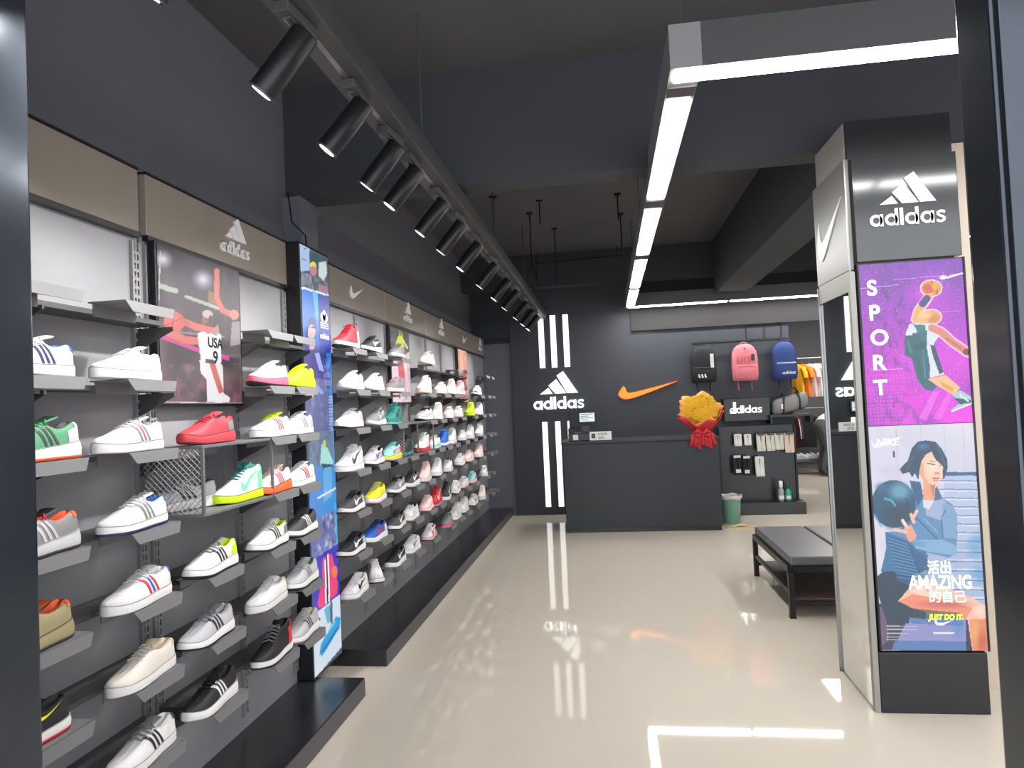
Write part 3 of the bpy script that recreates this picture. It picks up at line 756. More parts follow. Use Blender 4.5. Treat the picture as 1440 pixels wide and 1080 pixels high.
# ================================================================== POSTER PILLAR
t = thing('poster_pillar', 'square pillar with stacked lit posters, glossy sign and mirror side', 'pillar', (1.42, 3.68, 0)); inv = Matrix.Translation(-t.location)
def PP(o): o.matrix_parent_inverse = inv; return o
PP(box('core', M_pillar, (1.185, 1.650, 3.475, 3.92, 0.0, 2.79), t, .003))
PP(box('base_box', M_black, (1.186, 1.652, 3.42, 3.475, 0.0, .278), t, .004))
sgb = PP(box('sign_board', M_sign, (1.200, 1.662, 3.43, 3.474, 2.105, 2.595), t, .003))
PP(box('top_board', M_black, (1.19, 1.655, 3.45, 3.474, 2.60, 2.788), t))
logo_in(lambda o: o, None, lambda: three_bar_logo(sgb, back_map(1.265, 3.43, 2.265), .335, M_silver, .006), t)
PP(box('side_sign', mat('side_sign_grey', rgb(112, 110, 109), .3), (1.165, 1.184, 3.43, 3.93, 2.07, 2.60), t, .003))
PP(box('side_sign_edge', M_alu, (1.162, 1.168, 3.424, 3.434, 2.06, 2.60), t))
mb = MB(); T = tick_xy(24); mb.band([(x * .40, u * .62) for x, l, u in T], [(x * .40, l * .62) for x, l, u in T], right_map(1.165, 3.88, 2.19), 0, .006, closed=False)
PP(mb.build('tick_mark', M_silver, t))
# mirror: very slightly turned, as hung on the cladding
o = PP(box('mirror', M_mirror, (-.004, 0, -.225, .225, .0, 1.955), t)); o.matrix_parent_inverse = Matrix(); o.location = (1.170 - 1.42, 3.685 - 3.68, 0.012); o.rotation_euler = (0, 0, -.020)
PP(box('mirror_edge', M_pillar, (1.160, 1.184, 3.424, 3.452, 0.0, 2.06), t))
PP(box('mirror_edge', M_alu, (1.160, 1.184, 3.915, 3.93, 0.0, 2.06), t))
PP(box('mirror_head', M_pillar, (1.166, 1.184, 3.452, 3.915, 1.972, 2.069), t))
PP(box('lightbox_shell', M_blackm, (1.196, 1.672, 3.436, 3.474, .281, 2.098), t, .002))
# --- upper print
p = Print(150, 240, [(1210, 372), (1356, 362), (1372, 594), (1225, 600)])
p.T = lambda x, y: (1200 + x / 4.5, 360 + y / 4.5)
p.fill((188, 66, 216)); p.grad((138, 66, 196), (240, 40, 226)); p.cloud((112, 52, 178), .7, 4, .5); p.cloud((250, 70, 250), .9, 4, .42)
p.cloud((92, 84, 150), .9, 7, .35, np.clip(1 - p.v * 4, 0, 1)); p.cloud((84, 60, 120), .7, 26, .55, np.clip(1 - abs(p.u - .3) * 2.2, 0, 1)); p.speck((250, 210, 255), .7, .012); p.speck((80, 50, 110), .6, .05, np.clip(1 - p.u * 1.6, 0, 1))
p.put(((np.floor(p.u * 60) % 2 == 0) & (np.floor(p.v * 90) % 2 == 0) & (p.u < .38) & (p.v > .68)), (255, 90, 240), .45); p.put(((np.floor(p.u * 60) % 2 == 0) & (np.floor(p.v * 90) % 2 == 0) & (p.u > .75) & (p.v < .45)), (160, 60, 200), .4)
p.line([(50, 205), (300, 180)], 4, (255, 190, 255), .8); p.line([(270, 148), (720, 108)], 4, (255, 170, 255), .7); p.line([(80, 725), (330, 715)], 3, (255, 170, 250), .8); p.line([(560, 355), (740, 345)], 3, (255, 190, 255), .5)
p.poly([(430, 1030), (520, 860), (560, 860), (480, 1040)], (255, 130, 250), .6); p.poly([(520, 1030), (620, 850), (650, 860), (570, 1040)], (255, 130, 250), .5)
p.poly([(556, 132), (575, 118), (600, 128), (718, 98), (718, 106), (600, 142), (566, 146)], (255, 245, 255))
# halo and player
def player(col=None, grow=0):
    def c(x): return x if col is None else col
    p.ell(505, 202, 62 + grow, 48 + grow, c((232, 150, 60)))
    p.line([(497, 240), (470, 285), (425, 345), (410, 400)], 44 + grow * 2, c((238, 180, 110)))
    p.ell(505, 385, 62 + grow, 44 + grow, c((236, 170, 104))); p.ell(455, 398, 42 + grow, 30 + grow, c((240, 190, 128)))
    p.poly([(370, 430), (520, 425), (560, 500), (520, 560), (590, 750), (490, 775), (440, 600), (340, 510)], c((226, 230, 244)))
    p.poly([(340, 500), (480, 470), (480, 580), (500, 700), (500, 790), (545, 825), (520, 855), (470, 850), (420, 780), (385, 650), (340, 630)], c((22, 98, 112)))
    p.line([(510, 455), (570, 480), (640, 545), (735, 610)], 46 + grow * 2, c((226, 138, 120)))
    p.poly([(485, 780), (600, 755), (690, 835), (650, 880), (560, 830)], c((246, 196, 140)))
    p.poly([(640, 880), (690, 850), (770, 900), (765, 935), (700, 960), (640, 990), (630, 980), (690, 930)], c((170, 210, 214)))
player((255, 205, 235), 9); player()
p.ell(490, 205, 36, 30, (224, 96, 84)); p.line([(505, 160), (545, 200), (540, 240)], 7, (150, 80, 40)); p.line([(460, 190), (545, 225)], 5, (160, 90, 50)); p.ell(530, 190, 22, 26, (246, 200, 70), .7, .4)
p.line([(478, 268), (452, 300)], 46, (70, 70, 130)); p.ell(520, 395, 34, 26, (200, 120, 70), .6, .5); p.ell(470, 372, 40, 20, (250, 215, 150), .7, .5)
p.poly([(395, 432), (470, 436), (478, 580), (440, 520)], (26, 110, 120), .9); p.poly([(500, 560), (530, 570), (585, 735), (560, 750), (520, 640)], (30, 70, 92)); p.poly([(350, 470), (390, 470), (388, 500), (350, 505)], (230, 236, 240))
p.poly([(390, 560), (470, 540), (480, 580), (400, 600)], (14, 70, 84), .6); p.line([(420, 640), (440, 740)], 10, (12, 66, 80), .7); p.line([(455, 600), (470, 770)], 8, (70, 160, 168), .7); p.line([(360, 540), (380, 610)], 12, (60, 150, 156), .7)
p.line([(600, 520), (700, 590)], 12, (178, 92, 84), .7); p.ell(728, 608, 24, 20, (120, 62, 62)); p.poly([(560, 790), (650, 840), (640, 860), (580, 830)], (232, 140, 60), .7)
p.poly([(650, 900), (755, 910), (760, 930), (690, 940)], (24, 80, 96)); p.line([(690, 880), (740, 920)], 8, (240, 250, 250)); p.line([(640, 985), (760, 935)], 8, (245, 250, 250))
upp = PP(p.build('upper_print', back_map(1.205, 3.4355, 1.328), .460, .764, P_lit, t))
for i, ch in enumerate('SPORT'):
    text_obj('lettering', ch, .100, M_litw, upp, M_back(1.237 + i * .001, 3.4345, 1.945 - i * .118), .0006, .0022)
# --- lower print
p = Print(160, 340, [(1225, 600), (1372, 594), (1394, 915), (1240, 916)])
A6 = lambda x, y: (1220 + x / 5.144, 590 + y / 5.144); A7 = lambda x, y: (1220 + x / 6.353, 760 + y / 6.353)
p.T = A6; p.fill((216, 216, 232)); p.cloud((238, 228, 240), .8, 4, .4); p.cloud((196, 196, 220), .6, 7, .5)
for x in (225, 405, 570, 705): p.line([(x, 30), (x + 20, 420)], 5, (180, 182, 208), .6)
p.poly([(570, 370), (812, 372), (870, 1080), (560, 1080)], (186, 200, 230)); p.line([(585, 382), (812, 380)], 26, (36, 90, 140), .9)
for k in range(11): p.line([(540, 430 + k * 62), (860, 432 + k * 62)], 9, (120, 140, 178), .9); p.line([(540, 440 + k * 62), (860, 442 + k * 62)], 8, (232, 238, 248), .9)
p.ell(815, 890, 50, 70, (30, 140, 200), .5, .8); p.line([(210, 225), (212, 262)], 12, (50, 60, 80))
p.T = A7
p.poly([(560, 0), (1050, 0), (1080, 560), (400, 420)], (172, 190, 222))
for k in range(8): p.line([(740, 70 + k * 85), (1070, 72 + k * 85)], 9, (232, 238, 250), .9); p.line([(740, 86 + k * 85), (1070, 88 + k * 85)], 8, (96, 116, 156), .8)
p.ell(1020, 290, 70, 60, (40, 140, 200), .45, .8); p.ell(980, 60, 60, 60, (30, 140, 200), .4, .8)
p.poly([(100, 560), (390, 560), (390, 990), (120, 990)], (62, 60, 82)); p.poly([(390, 660), (930, 660), (930, 990), (230, 990)], (150, 150, 206)); p.poly([(390, 680), (880, 690), (870, 760), (400, 740)], (96, 130, 190)); p.poly([(250, 900), (910, 900), (920, 990), (220, 990)], (92, 128, 186)); p.poly([(900, 700), (960, 690), (980, 990), (900, 990)], (46, 50, 84)); p.poly([(120, 590), (180, 600), (190, 900), (120, 960)], (130, 104, 136), .7)
p.ell(830, 790, 50, 60, (30, 150, 200), .4, .8)
# thigh and shin, shorts, torso
p.poly([(285, 530), (380, 400), (450, 340), (560, 330), (780, 430), (960, 500), (1060, 560), (1085, 660), (1110, 990), (960, 990), (915, 700), (880, 690), (600, 660), (420, 600)], (250, 198, 176))
p.poly([(290, 535), (420, 470), (700, 520), (960, 590), (900, 690), (600, 655), (420, 605)], (244, 142, 110), .85); p.ell(700, 560, 190, 32, (206, 92, 92), .7, .6); p.poly([(380, 440), (560, 400), (780, 450), (720, 490), (480, 480)], (255, 225, 205), .7)
p.poly([(930, 700), (1080, 690), (1105, 990), (965, 990)], (230, 130, 84), .8); p.ell(980, 800, 40, 110, (250, 180, 110), .7, .6); p.ell(1050, 900, 40, 90, (206, 84, 70), .7, .6); p.ell(1030, 620, 50, 46, (255, 225, 212), .8, .5)
p.poly([(100, 310), (180, 240), (420, 300), (440, 350), (285, 535), (390, 590), (540, 640), (530, 700), (390, 680), (380, 740), (180, 740), (105, 480)], (34, 62, 84)); p.poly([(260, 270), (420, 310), (380, 390), (280, 350)], (44, 96, 150), .8)
p.poly([(130, 620), (390, 600), (860, 640), (850, 690), (390, 690)], (34, 74, 84), .6)
p.T = A6
p.poly([(330, 460), (395, 440), (420, 560), (500, 560), (560, 555), (630, 600), (665, 680), (665, 820), (655, 960), (600, 985), (440, 950), (430, 1080), (110, 1080), (150, 900), (140, 800), (240, 800), (340, 640)], (96, 146, 190))
p.poly([(140, 800), (420, 900), (460, 1080), (105, 1090), (150, 930)], (56, 116, 166)); p.T = A7
p.poly([(190, 0), (470, 0), (560, 120), (520, 260), (420, 310), (150, 245)], (58, 118, 168))
p.T = A6
for k in range(12): p.line([(160 + k * 6, 830 + k * 26), (300 + k * 9, 880 + k * 24), (450, 1010 + k * 20)], 6, (24, 62, 104), .75); p.line([(160 + k * 6, 842 + k * 26), (300 + k * 9, 892 + k * 24)], 5, (130, 180, 214), .6)
p.poly([(430, 570), (560, 555), (600, 610), (560, 720), (440, 680)], (172, 186, 218), .9); p.poly([(560, 590), (640, 610), (665, 690), (660, 850), (560, 840)], (128, 166, 206)); p.poly([(340, 860), (560, 855), (660, 900), (650, 970), (470, 945), (360, 920)], (136, 178, 218)); p.line([(560, 840), (550, 700), (580, 640)], 8, (70, 110, 150), .8); p.line([(360, 690), (470, 800), (520, 850)], 14, (50, 104, 150), .7); p.line([(420, 700), (520, 800)], 8, (150, 200, 226), .7)
p.poly([(320, 430), (400, 440), (420, 545), (380, 620), (350, 520)], (36, 92, 140)); p.poly([(490, 500), (520, 470), (560, 560), (500, 575)], (66, 110, 152))
# neck and head
p.poly([(420, 430), (510, 440), (500, 560), (470, 610), (420, 560)], (238, 170, 130)); p.poly([(470, 460), (505, 450), (495, 560)], (180, 110, 96), .7); p.poly([(415, 570), (500, 570), (460, 640), (420, 620)], (226, 222, 236))
p.poly([(395, 300), (440, 230), (500, 220), (560, 270), (578, 330), (560, 400), (525, 455), (480, 462), (420, 430), (390, 370)], (250, 206, 178))
p.poly([(395, 330), (420, 300), (430, 400), (470, 455), (420, 430), (390, 380)], (236, 160, 124), .7); p.ell(500, 330, 50, 50, (255, 232, 220), .7, .6)
p.poly([(250, 350), (310, 290), (340, 200), (380, 155), (440, 145), (510, 155), (555, 205), (590, 270), (596, 340), (575, 410), (560, 420), (562, 330), (540, 300), (515, 290), (480, 225), (440, 245), (410, 290), (395, 350), (385, 430), (360, 380), (340, 410), (320, 370), (270, 385)], (26, 66, 98))
p.ell(420, 190, 40, 22, (56, 128, 176), .7, .5); p.line([(520, 180), (560, 260), (580, 330)], 8, (52, 120, 160), .7); p.line([(300, 360), (350, 260)], 8, (60, 120, 160), .6); p.line([(500, 215), (540, 300)], 16, (22, 58, 86))
p.line([(455, 308), (505, 318)], 8, (60, 50, 56)); p.line([(540, 322), (572, 318)], 7, (60, 50, 56)); p.line([(470, 290), (505, 296)], 6, (90, 80, 84), .8); p.ell(518, 378, 20, 9, (214, 130, 110), .9); p.line([(525, 330), (535, 370)], 8, (246, 190, 164)); p.line([(490, 412), (535, 414)], 10, (176, 76, 80)); p.ell(512, 428, 22, 6, (214, 120, 116), .8)
# ball and hand
p.ell(205, 600, 160, 172, (22, 84, 118)); p.ell(250, 510, 70, 60, (120, 178, 206), .8, .5); p.ell(230, 680, 100, 90, (34, 62, 84), .8, .5); p.line([(140, 560), (190, 575), (215, 610)], 16, (60, 176, 214), .9); p.line([(65, 680), (110, 760)], 14, (90, 170, 216), .8); p.line([(290, 560), (310, 580), (300, 640)], 10, (20, 56, 80)); p.ell(120, 480, 40, 30, (30, 110, 150), .7, .5)
p.poly([(275, 780), (330, 745), (370, 830), (345, 880), (310, 870)], (240, 166, 146))
for a, b in (((330, 675), (350, 730)), ((268, 718), (300, 768)), ((210, 785), (290, 800)), ((372, 650), (350, 690))): p.line([a, b], 24, (246, 196, 184))
p.line([(268, 718), (288, 748)], 18, (252, 232, 232), .8)
p.line([(350, 880), (420, 890)], 40, (96, 150, 196), .6)
p.T = A7
for y, w in ((765, 280), (795, 270), (832, 190), (865, 110), (890, 90)): p.line([(180, y), (180 + w, y + 2)], 9, (225, 228, 240), .75)
p.line([(610, 826), (785, 826)], 20, (236, 240, 248), .95)
T = [(30, 120), (45, 170), (140, 160), (340, 110), (130, 185), (60, 195), (30, 170)]
p.T = A6; p.poly([(55, 150), (70, 178), (120, 165), (290, 112), (110, 195), (70, 200), (52, 180)], (248, 246, 250), .8)
p.T = A7; p.poly([(615, 705), (632, 700), (640, 728), (700, 728), (790, 700), (690, 755), (640, 757), (618, 738)], (250, 252, 255))
lwp = PP(p.build('lower_print', back_map(1.205, 3.4355, .283), .460, 1.042, P_lit, t))
M_lav = mat('lit_pale_lettering', rgb(232, 236, 246), .4, emit=.5); M_lime = mat('lit_lime_lettering', rgb(226, 252, 40), .4, emit=.5)
NX = lambda k: Matrix.Diagonal((k, 1, 1, 1))
text_obj('lettering', 'NIKE', .046, M_lav, lwp, M_back(1.235, 3.4345, 1.235), .0004, .0004, shear=.15)
text_obj('lettering', '活出', .066, M_lav, lwp, M_back(1.426, 3.4345, .640) @ NX(.8), .0005, .0014)
text_obj('lettering', 'AMAZING', .086, M_lav, lwp, M_back(1.342, 3.4345, .567) @ NX(.70), .0005, .0022)
text_obj('lettering', '的自己', .060, M_lav, lwp, M_back(1.424, 3.4345, .508) @ NX(.9), .0005, .0006)
text_obj('lettering', 'JUST DO IT.', .034, M_lime, lwp, M_back(1.420, 3.4345, .425) @ NX(.82), .0005, .0016, shear=.2)
for x in (1.201, 1.667): PP(box('print_edge', M_blackm, (x - .004, x + .004, 3.430, 3.4395, .281, 2.098), t))
# slim beige tile strip; poster glow on the post is put into its colour
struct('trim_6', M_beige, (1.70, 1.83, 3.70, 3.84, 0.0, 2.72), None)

# ================================================================== BENCH
t = thing('bench', 'black padded two-cushion bench beside the mirror pillar', 'bench', (1.535, 5.39, 0))
M_pad = mat('black_leatherette', rgb(98, 100, 105), .30, noise=.05, scale=30)
for s in (-1, 1):
    MB().box(s * .195 - .188, s * .195 + .188, -.565, .565, .345, .405).build('cushion', M_pad, t, .014)
M_tube = mat('black_square_tube', rgb(34, 35, 38), .35, metal=.3)
for x in (-.385, .385):
    MB().box(x - .018, x + .018, -.56, .56, .305, .344).build('side_rail', M_tube, t)
    MB().box(x - .012, x + .012, -.53, .53, .155, .18).build('stretcher', M_tube, t)
for y in (-.56, .56):
    MB().box(-.367, .367, y - .018, y + .018, .305, .344).build('end_rail', M_tube, t)
    MB().box(-.367, .367, y - .012, y + .012, .085, .11).build('end_stretcher', M_tube, t)
    for x in (-.385, 0, .385) if y > 0 else (-.385, .385):
        o = MB().box(x - .018, x + .018, y - .018, y + .018, .012, .305).build('leg', M_tube, t)
        MB().box(x - .02, x + .02, y - .02, y + .02, 0, .012).build('rubber_foot', M_black, o)
MB().box(-.018, .018, -.54, .54, .31, .343).build('centre_rail', M_tube, t)
MB().box(-.36, .36, -.54, .54, .115, .125).build('lower_sheet', mat('brown_sheet', rgb(92, 76, 76), .5), t)  # flat brown sheet low between the legs

# ================================================================== BACKPACKS ON THE WALL RAIL
t = thing('wall_rail', 'black wire display rail with hooks on the back wall', 'wall rail', (1.73, 9.26, 2.2))
mb = MB(); mb.tube([(-.60, -.05, 0), (.60, -.05, 0)], .008, 8); mb.build('front_bar', M_blackm, t)
mb = MB(); mb.tube([(-.60, .03, .02), (.60, .03, .02)], .006, 8); mb.build('rear_bar', M_blackm, t)
for x in (-.58, -.2, .2, .58):
    mb = MB(); mb.tube([(x, .04, .02), (x, -.05, 0)], .006, 6); mb.build('arm', M_blackm, t)
for x in (.10, .33, .54): 
    mb = MB(); mb.tube([(x, .03, .02), (x, .03, .20)], .0045, 6); mb.build('grid_wire', M_blackm, t)
mb = MB(); mb.tube([(.10, .03, .20), (.54, .03, .20)], .0045, 6); mb.build('grid_wire', M_blackm, t)
for x in (-.495, .025, .515):
    mb = MB(); mb.tube([(x, -.05, 0), (x, -.10, -.014), (x, -.128, -.016), (x, -.14, .004)], .005, 6); mb.build('hook', M_blackm, t)
def rsec(w, d, n=20, e=3.2):
    P_ = []
    for k in range(n):
        a = 2 * math.pi * k / n; c, s_ = math.cos(a), math.sin(a)
        P_.append((w * math.copysign(abs(c) ** (2 / e), c), d * math.copysign(abs(s_) ** (2 / e), s_)))
    return P_
def loft(mb, secs, n=20, mi=0):
    vs = []
    for z, w, d, cy in secs: vs += [(x, y + cy, z) for x, y in rsec(w, d, n)]
    fs = [(j * n + k, j * n + (k + 1) % n, (j + 1) * n + (k + 1) % n, (j + 1) * n + k) for j in range(len(secs) - 1) for k in range(n)]
    mb.add(vs, fs, mi, True); m = (len(secs) - 1) * n
    mb.add(vs, [tuple(range(n))[::-1], tuple(range(m, m + n))], mi); return mb
def backpack(x, label, c, w, h, kind):
    m = mat('fabric_' + kind, c, .75, noise=.10, scale=80, bump=.1); md = mat('fabric_dark_' + kind, [v * .62 for v in c], .75); t = thing('backpack', label, 'backpack', (x, 9.115, 2.175 - h - .02), 0, 'backpacks on the wall rail')
    W = w / 2; D = .085
    body = MB(); loft(body, [(0.0, W * .90, D * .8, 0), (.02, W * .97, D, 0), (.15 * h, W, D, 0), (.55 * h, W, D * .95, 0), (.78 * h, W * .93, D * .85, 0), (.90 * h, W * .76, D * .7, 0), (.97 * h, W * .52, D * .5, 0), (h, W * .22, D * .25, 0)])
    body.build('body', m, t)
    pk = MB(); loft(pk, [(.05 * h, W * .76, .018, -D - .006), (.08 * h, W * .84, .026, -D - .008), (.36 * h, W * .84, .026, -D - .006), (.42 * h, W * .80, .014, -D)])
    fp = pk.build('front_pocket', m, t)
    z = MB(); z.tube([(-W * .80, -D - .030, .385 * h), (W * .80, -D - .030, .385 * h)], .0035, 6); z.build('pocket_zip', md, fp)
    z = MB(); z.tube([(-W * .99, -D * .35, .12 * h), (-W * .99, -D * .35, .55 * h), (-W * .90, -D * .35, .78 * h), (-W * .70, -D * .35, .905 * h), (0, -D * .35, .985 * h), (W * .70, -D * .35, .905 * h), (W * .90, -D * .35, .78 * h), (W * .99, -D * .35, .55 * h), (W * .99, -D * .35, .12 * h)], .0045, 6); z.build('main_zip', md, t)
    z = MB(); z.tube([(-.045, .02, h - .012), (-.04, .01, h + .012), (0, .02, h + .026), (.04, .01, h + .012), (.045, .02, h - .012)], .008, 6); z.build('grab_handle', md, t)
    for s in (-1, 1):
        z = MB(); z.tube([(s * W * .45, D * .8, .85 * h), (s * W * .62, D + .025, .5 * h), (s * W * .6, D + .01, .1 * h), (s * W * .52, D * .5, -.03), (s * W * .5, 0.02, -.12)], [.012, .014, .012, .009, .008], 8); z.build('shoulder_strap', md, t)
    return t, W, D, h
b, W, D, h = backpack(1.235, 'black backpack with a white side patch hanging over the bouquet', rgb(30, 32, 36), .32, .47, 'black')
MB().box(.085, .125, -D - .020, -D + .02, .18, .36).build('white_patch', M_white, b, .004)
for k in range(3): 
    mb = MB(); mb.prism([(-.075 + k * .038, 0), (-.05 + k * .038, 0), (-.062 + k * .038, .045), (-.087 + k * .038 + .008, .045)], lambda a, bb, c: (a, -D - .036 - c, .06 + bb), 0, .003); mb.build('logo_bar', M_white, b)
b, W, D, h = backpack(1.755, 'pink backpack hanging in the middle of the wall rail', rgb(226, 128, 138), .32, .47, 'pink')
MB().box(.075, .112, -D - .012, -D + .01, .25, .33).build('black_badge', M_black, b, .003); mb = MB(); mb.tube([(-.01, -D * .62, .41), (.01, -D * .62, .41)], .02, 12); mb.build('round_badge', mat('pink_badge', rgb(200, 96, 108), .6), b)
for k in range(4): MB().box(-.10 + k * .045, -.096 + k * .045, -D - .004, -D + .02, .21, .31).build('stitched_fold', mat('pink_badge', (0, 0, 0)), b)
b, W, D, h = backpack(2.245, 'navy blue backpack with a white line and lettering', rgb(38, 62, 122), .29, .48, 'navy')
MB().box(-.11, .12, -D - .010, -D + .02, .205, .215).build('reflective_line', M_white, b)
three_bar_logo(b, lambda a, bb, c: (-.06 + a, -D - .034 - c, .065 + bb), .16, M_white, .003, bars=False)
# sign box and sports bag on the wall
t = thing('sign_box', 'black wall box with white lettering below the backpacks', 'sign', (1.77, 9.20, 1.17))
MB().box(-.30, .27, -.08, .095, 0, .29).build('box_body', M_black, t, .004)
three_bar_logo(t, lambda a, bb, c: (-.23 + a, -.08 - c, .10 + bb), .40, M_litw, .008, bars=False)
MB().box(-.185, -.150, -.088, -.08, .10, .245).build('logo_bar', M_litw, t); MB().box(-.225, -.19, -.088, -.08, .10, .13).build('logo_bar', M_litw, t)
t = thing('sports_bag', 'grey holdall with black straps on the wall shelf', 'bag', (2.28, 9.12, 1.235)); M_bag = mat('grey_bag_fabric', rgb(138, 136, 136), .7, noise=.1, scale=60)
n = 18; mb = MB(); vs = []
for i, f in enumerate((-.5, -.48, -.4, -.2, 0, .2, .4, .48, .5)):
    k = (.55, .82, 1, 1.03, 1.05, 1.03, 1, .82, .55)[i]
    vs += [(f * .42, y * k, .13 + z * k + f * .10) for y, z in rsec(.10, .105, n, 2.6)]
mb.add(vs, [(j * n + q, j * n + (q + 1) % n, (j + 1) * n + (q + 1) % n, (j + 1) * n + q) for j in range(8) for q in range(n)], 0, True); mb.add(vs, [tuple(range(n)), tuple(range(8 * n, 9 * n))], 0); mb.build('body', M_bag, t)
for x in (-.10, .10):
    mb = MB(); mb.tube([(x, -.10, .03 + x * .24), (x, -.112, .13 + x * .24), (x * .9, -.09, .24 + x * .24), (x * .8, -.02, .27), (x * .8, .0, .27)], .011, 8); mb.build('strap', M_black, t)
mb = MB(); mb.tube([(-.10, -.03, .235), (-.06, -.06, .31), (.06, -.06, .33), (.10, -.03, .27)], .010, 8); mb.build('carry_handle', M_black, t)
mb = MB(); mb.tube([(-.20, -.01, .215), (.20, -.01, .255)], .005, 6); mb.build('zip', M_black, t)
MB().box(-.13, -.09, -.114, -.10, .07, .13).build('white_patch', M_white, t)
t = thing('bag_shelf', 'dark wall shelf carrying the grey holdall', 'shelf', (2.28, 9.16, 1.22))
MB().box(-.27, .24, -.15, .14, -.012, .013).build('board', M_black, t); MB().box(-.26, -.245, -.13, .13, -.10, -.012).build('bracket', M_black, t); MB().box(.215, .23, -.13, .13, -.10, -.012).build('bracket', M_black, t)

# ================================================================== SOCK STAND
t = thing('sock_stand', 'black low display stand with peg hooks behind the counter', 'display stand', (1.79, 9.12, 0))
MB().box(-.57, .57, -.20, .12, 0.0, .15).build('base', M_black, t, .004)
MB().box(-.40, .545, .06, .09, .15, 1.10).build('back_board', M_black, t)
for x in (-.40, .53): MB().box(x, x + .02, .03, .10, .15, 1.10).build('upright', M_blackm, t)
SOCK = [(-.175, 1.005, 'w', .075, .15), (-.055, 1.0, 'w', .07, .14), (.105, 1.0, 'l', .085, .22), (.22, 1.0, 'l', .085, .22), (.33, 1.0, 'l', .085, .21), (.45, 1.0, 'c', .09, .25),
        (-.20, .73, 'k', .085, .24), (-.08, .72, 'k', .08, .24), (.075, .71, 'w', .09, .25), (.20, .73, 'g', .07, .07), (.34, .73, 'g', .08, .07)]
for x, z, c, w, h in SOCK[:9]:
    mb = MB(); mb.tube([(x, .06, z + .01), (x, -.06, z + .012), (x, -.075, z + .03)], .004, 6); mb.build('peg_hook', M_alu, t)
SM_ = {'w': mat('white_knit', rgb(228, 228, 226), .9, noise=.06, scale=90), 'l': mat('ivory_knit', rgb(216, 216, 204), .9, noise=.06, scale=90), 'c': mat('cream_knit', rgb(224, 202, 186), .9, noise=.06, scale=90), 'k': mat('black_knit', rgb(40, 42, 46), .9, noise=.1, scale=90), 'g': mat('grey_knit', rgb(96, 96, 96), .9)}
SL = ['white sock pack, first hook of the upper row', 'white sock pack with dark toe, second hook of the upper row', 'ivory sock pack, third hook of the upper row', 'ivory sock pack, fourth hook of the upper row', 'ivory sock pack, fifth hook of the upper row', 'cream pink sock pack at the end of the upper row', 'black sock pack with white label, first hook of the lower row', 'black sock pack, second hook of the lower row', 'white sock pack hanging alone in the lower row']
for (x, z, c, w, h), lab in zip(SOCK[:9], SL):
    w *= 1.2
    s = thing('sock_pack', lab, 'socks', (1.79 + x, 9.085, z - h), random.uniform(-.15, .15), 'sock packs on the stand')
    for q in (-1, 1):
        w *= 1.0 if q > 0 else 1.0; mb = MB(); loft(mb, [(0, w * .26, .012, -.012), (.02, w * .30, .02, -.016), (h * .3, w * .28, .016, -.006), (h * .7, w * .25, .013, 0), (h * .92, w * .26, .013, 0), (h, w * .22, .010, 0)], 12)
        o = mb.build('sock', SM_[c], s); o.location = (q * w * .24, q * .004, 0); o.rotation_euler = (0, q * .03, 0)
    MB().box(-w * .42, w * .42, -.022, .018, h * .90, h * 1.02).build('card_band', M_white if c in 'wk' else SM_['g'], s)
    if c == 'k': MB().box(-w * .3, w * .3, -.042, -.036, h * .12, h * .30).build('white_label', M_white, s)
for lab, x, m1, m2, hh, rr in (('clear bottle with a white cap on the sock stand base', 2.085, mat('clear_grey_plastic', rgb(160, 166, 178), .15), M_white, .26, .034), ('teal bottle with dark cap on the sock stand base', 2.18, mat('teal_plastic', rgb(60, 176, 158), .3), mat('dark_teal_cap', rgb(40, 78, 74), .4), .23, .036)):
    s = thing('bottle', lab, 'bottle', (x, 8.985 if x < 2.1 else 9.03, .15), 0, 'bottles on the sock stand')
    mb = MB(); mb.lathe([(rr * .8, 0), (rr, .008), (rr, hh * .5), (rr * .9, hh * .56), (rr * .55, hh * .66), (rr * .5, hh * .70)], n=16); mb.build('body', m1, s)
    mb = MB(); mb.lathe([(rr * .62, hh * .69), (rr * .66, hh * .70), (rr * .66, hh * .98), (rr * .5, hh)], n=16); mb.build('cap', m2, s)
    mb = MB(); mb.lathe([(rr * 1.01, hh * .12), (rr * 1.015, hh * .13), (rr * 1.015, hh * .30), (rr * 1.01, hh * .31)], n=16); mb.build('label_band', M_white, s)
# bin and card on the floor
t = thing('waste_bin', 'mint waste bin with a pale liner beside the counter', 'bin', (1.375, 8.42, 0))
mb = MB(); mb.lathe([(.085, 0), (.095, .006), (.118, .30), (.124, .305), (.124, .315), (.112, .315), (.09, .02)], n=24); mb.build('bucket', mat('mint_plastic', rgb(128, 178, 158), .4), t)
mb = MB(); pr = []
vs = []; n = 28
for j, (r, z) in enumerate(((.110, .27), (.118, .325), (.130, .33), (.132, .29))):
    for k in range(n):
        a = 2 * math.pi * k / n; vs.append(((r + .004 * math.sin(a * 9 + j)) * math.cos(a), (r + .004 * math.sin(a * 7)) * math.sin(a), z + .008 * math.sin(a * 5 + j)))
mb.add(vs, [(j * n + k, j * n + (k + 1) % n, (j + 1) * n + (k + 1) % n, (j + 1) * n + k) for j in range(3) for k in range(n)], 0, True)
o = mb.build('liner', mat('pale_pink_liner', rgb(222, 196, 204), .35), t, recalc=False)
t = thing('cardboard_sheet', 'tan cardboard sheet lying on the floor by the bin', 'cardboard', (1.43, 8.13, 0), .1)
mb = MB(); mb.prism([(-.17, -.06), (.16, -.085), (.19, .05), (-.02, .09), (-.16, .05)], lambda a, b, c: (a, b, c), 0, .012); mb.build('sheet', mat('cardboard', rgb(206, 178, 140), .9, noise=.1, scale=30), t)
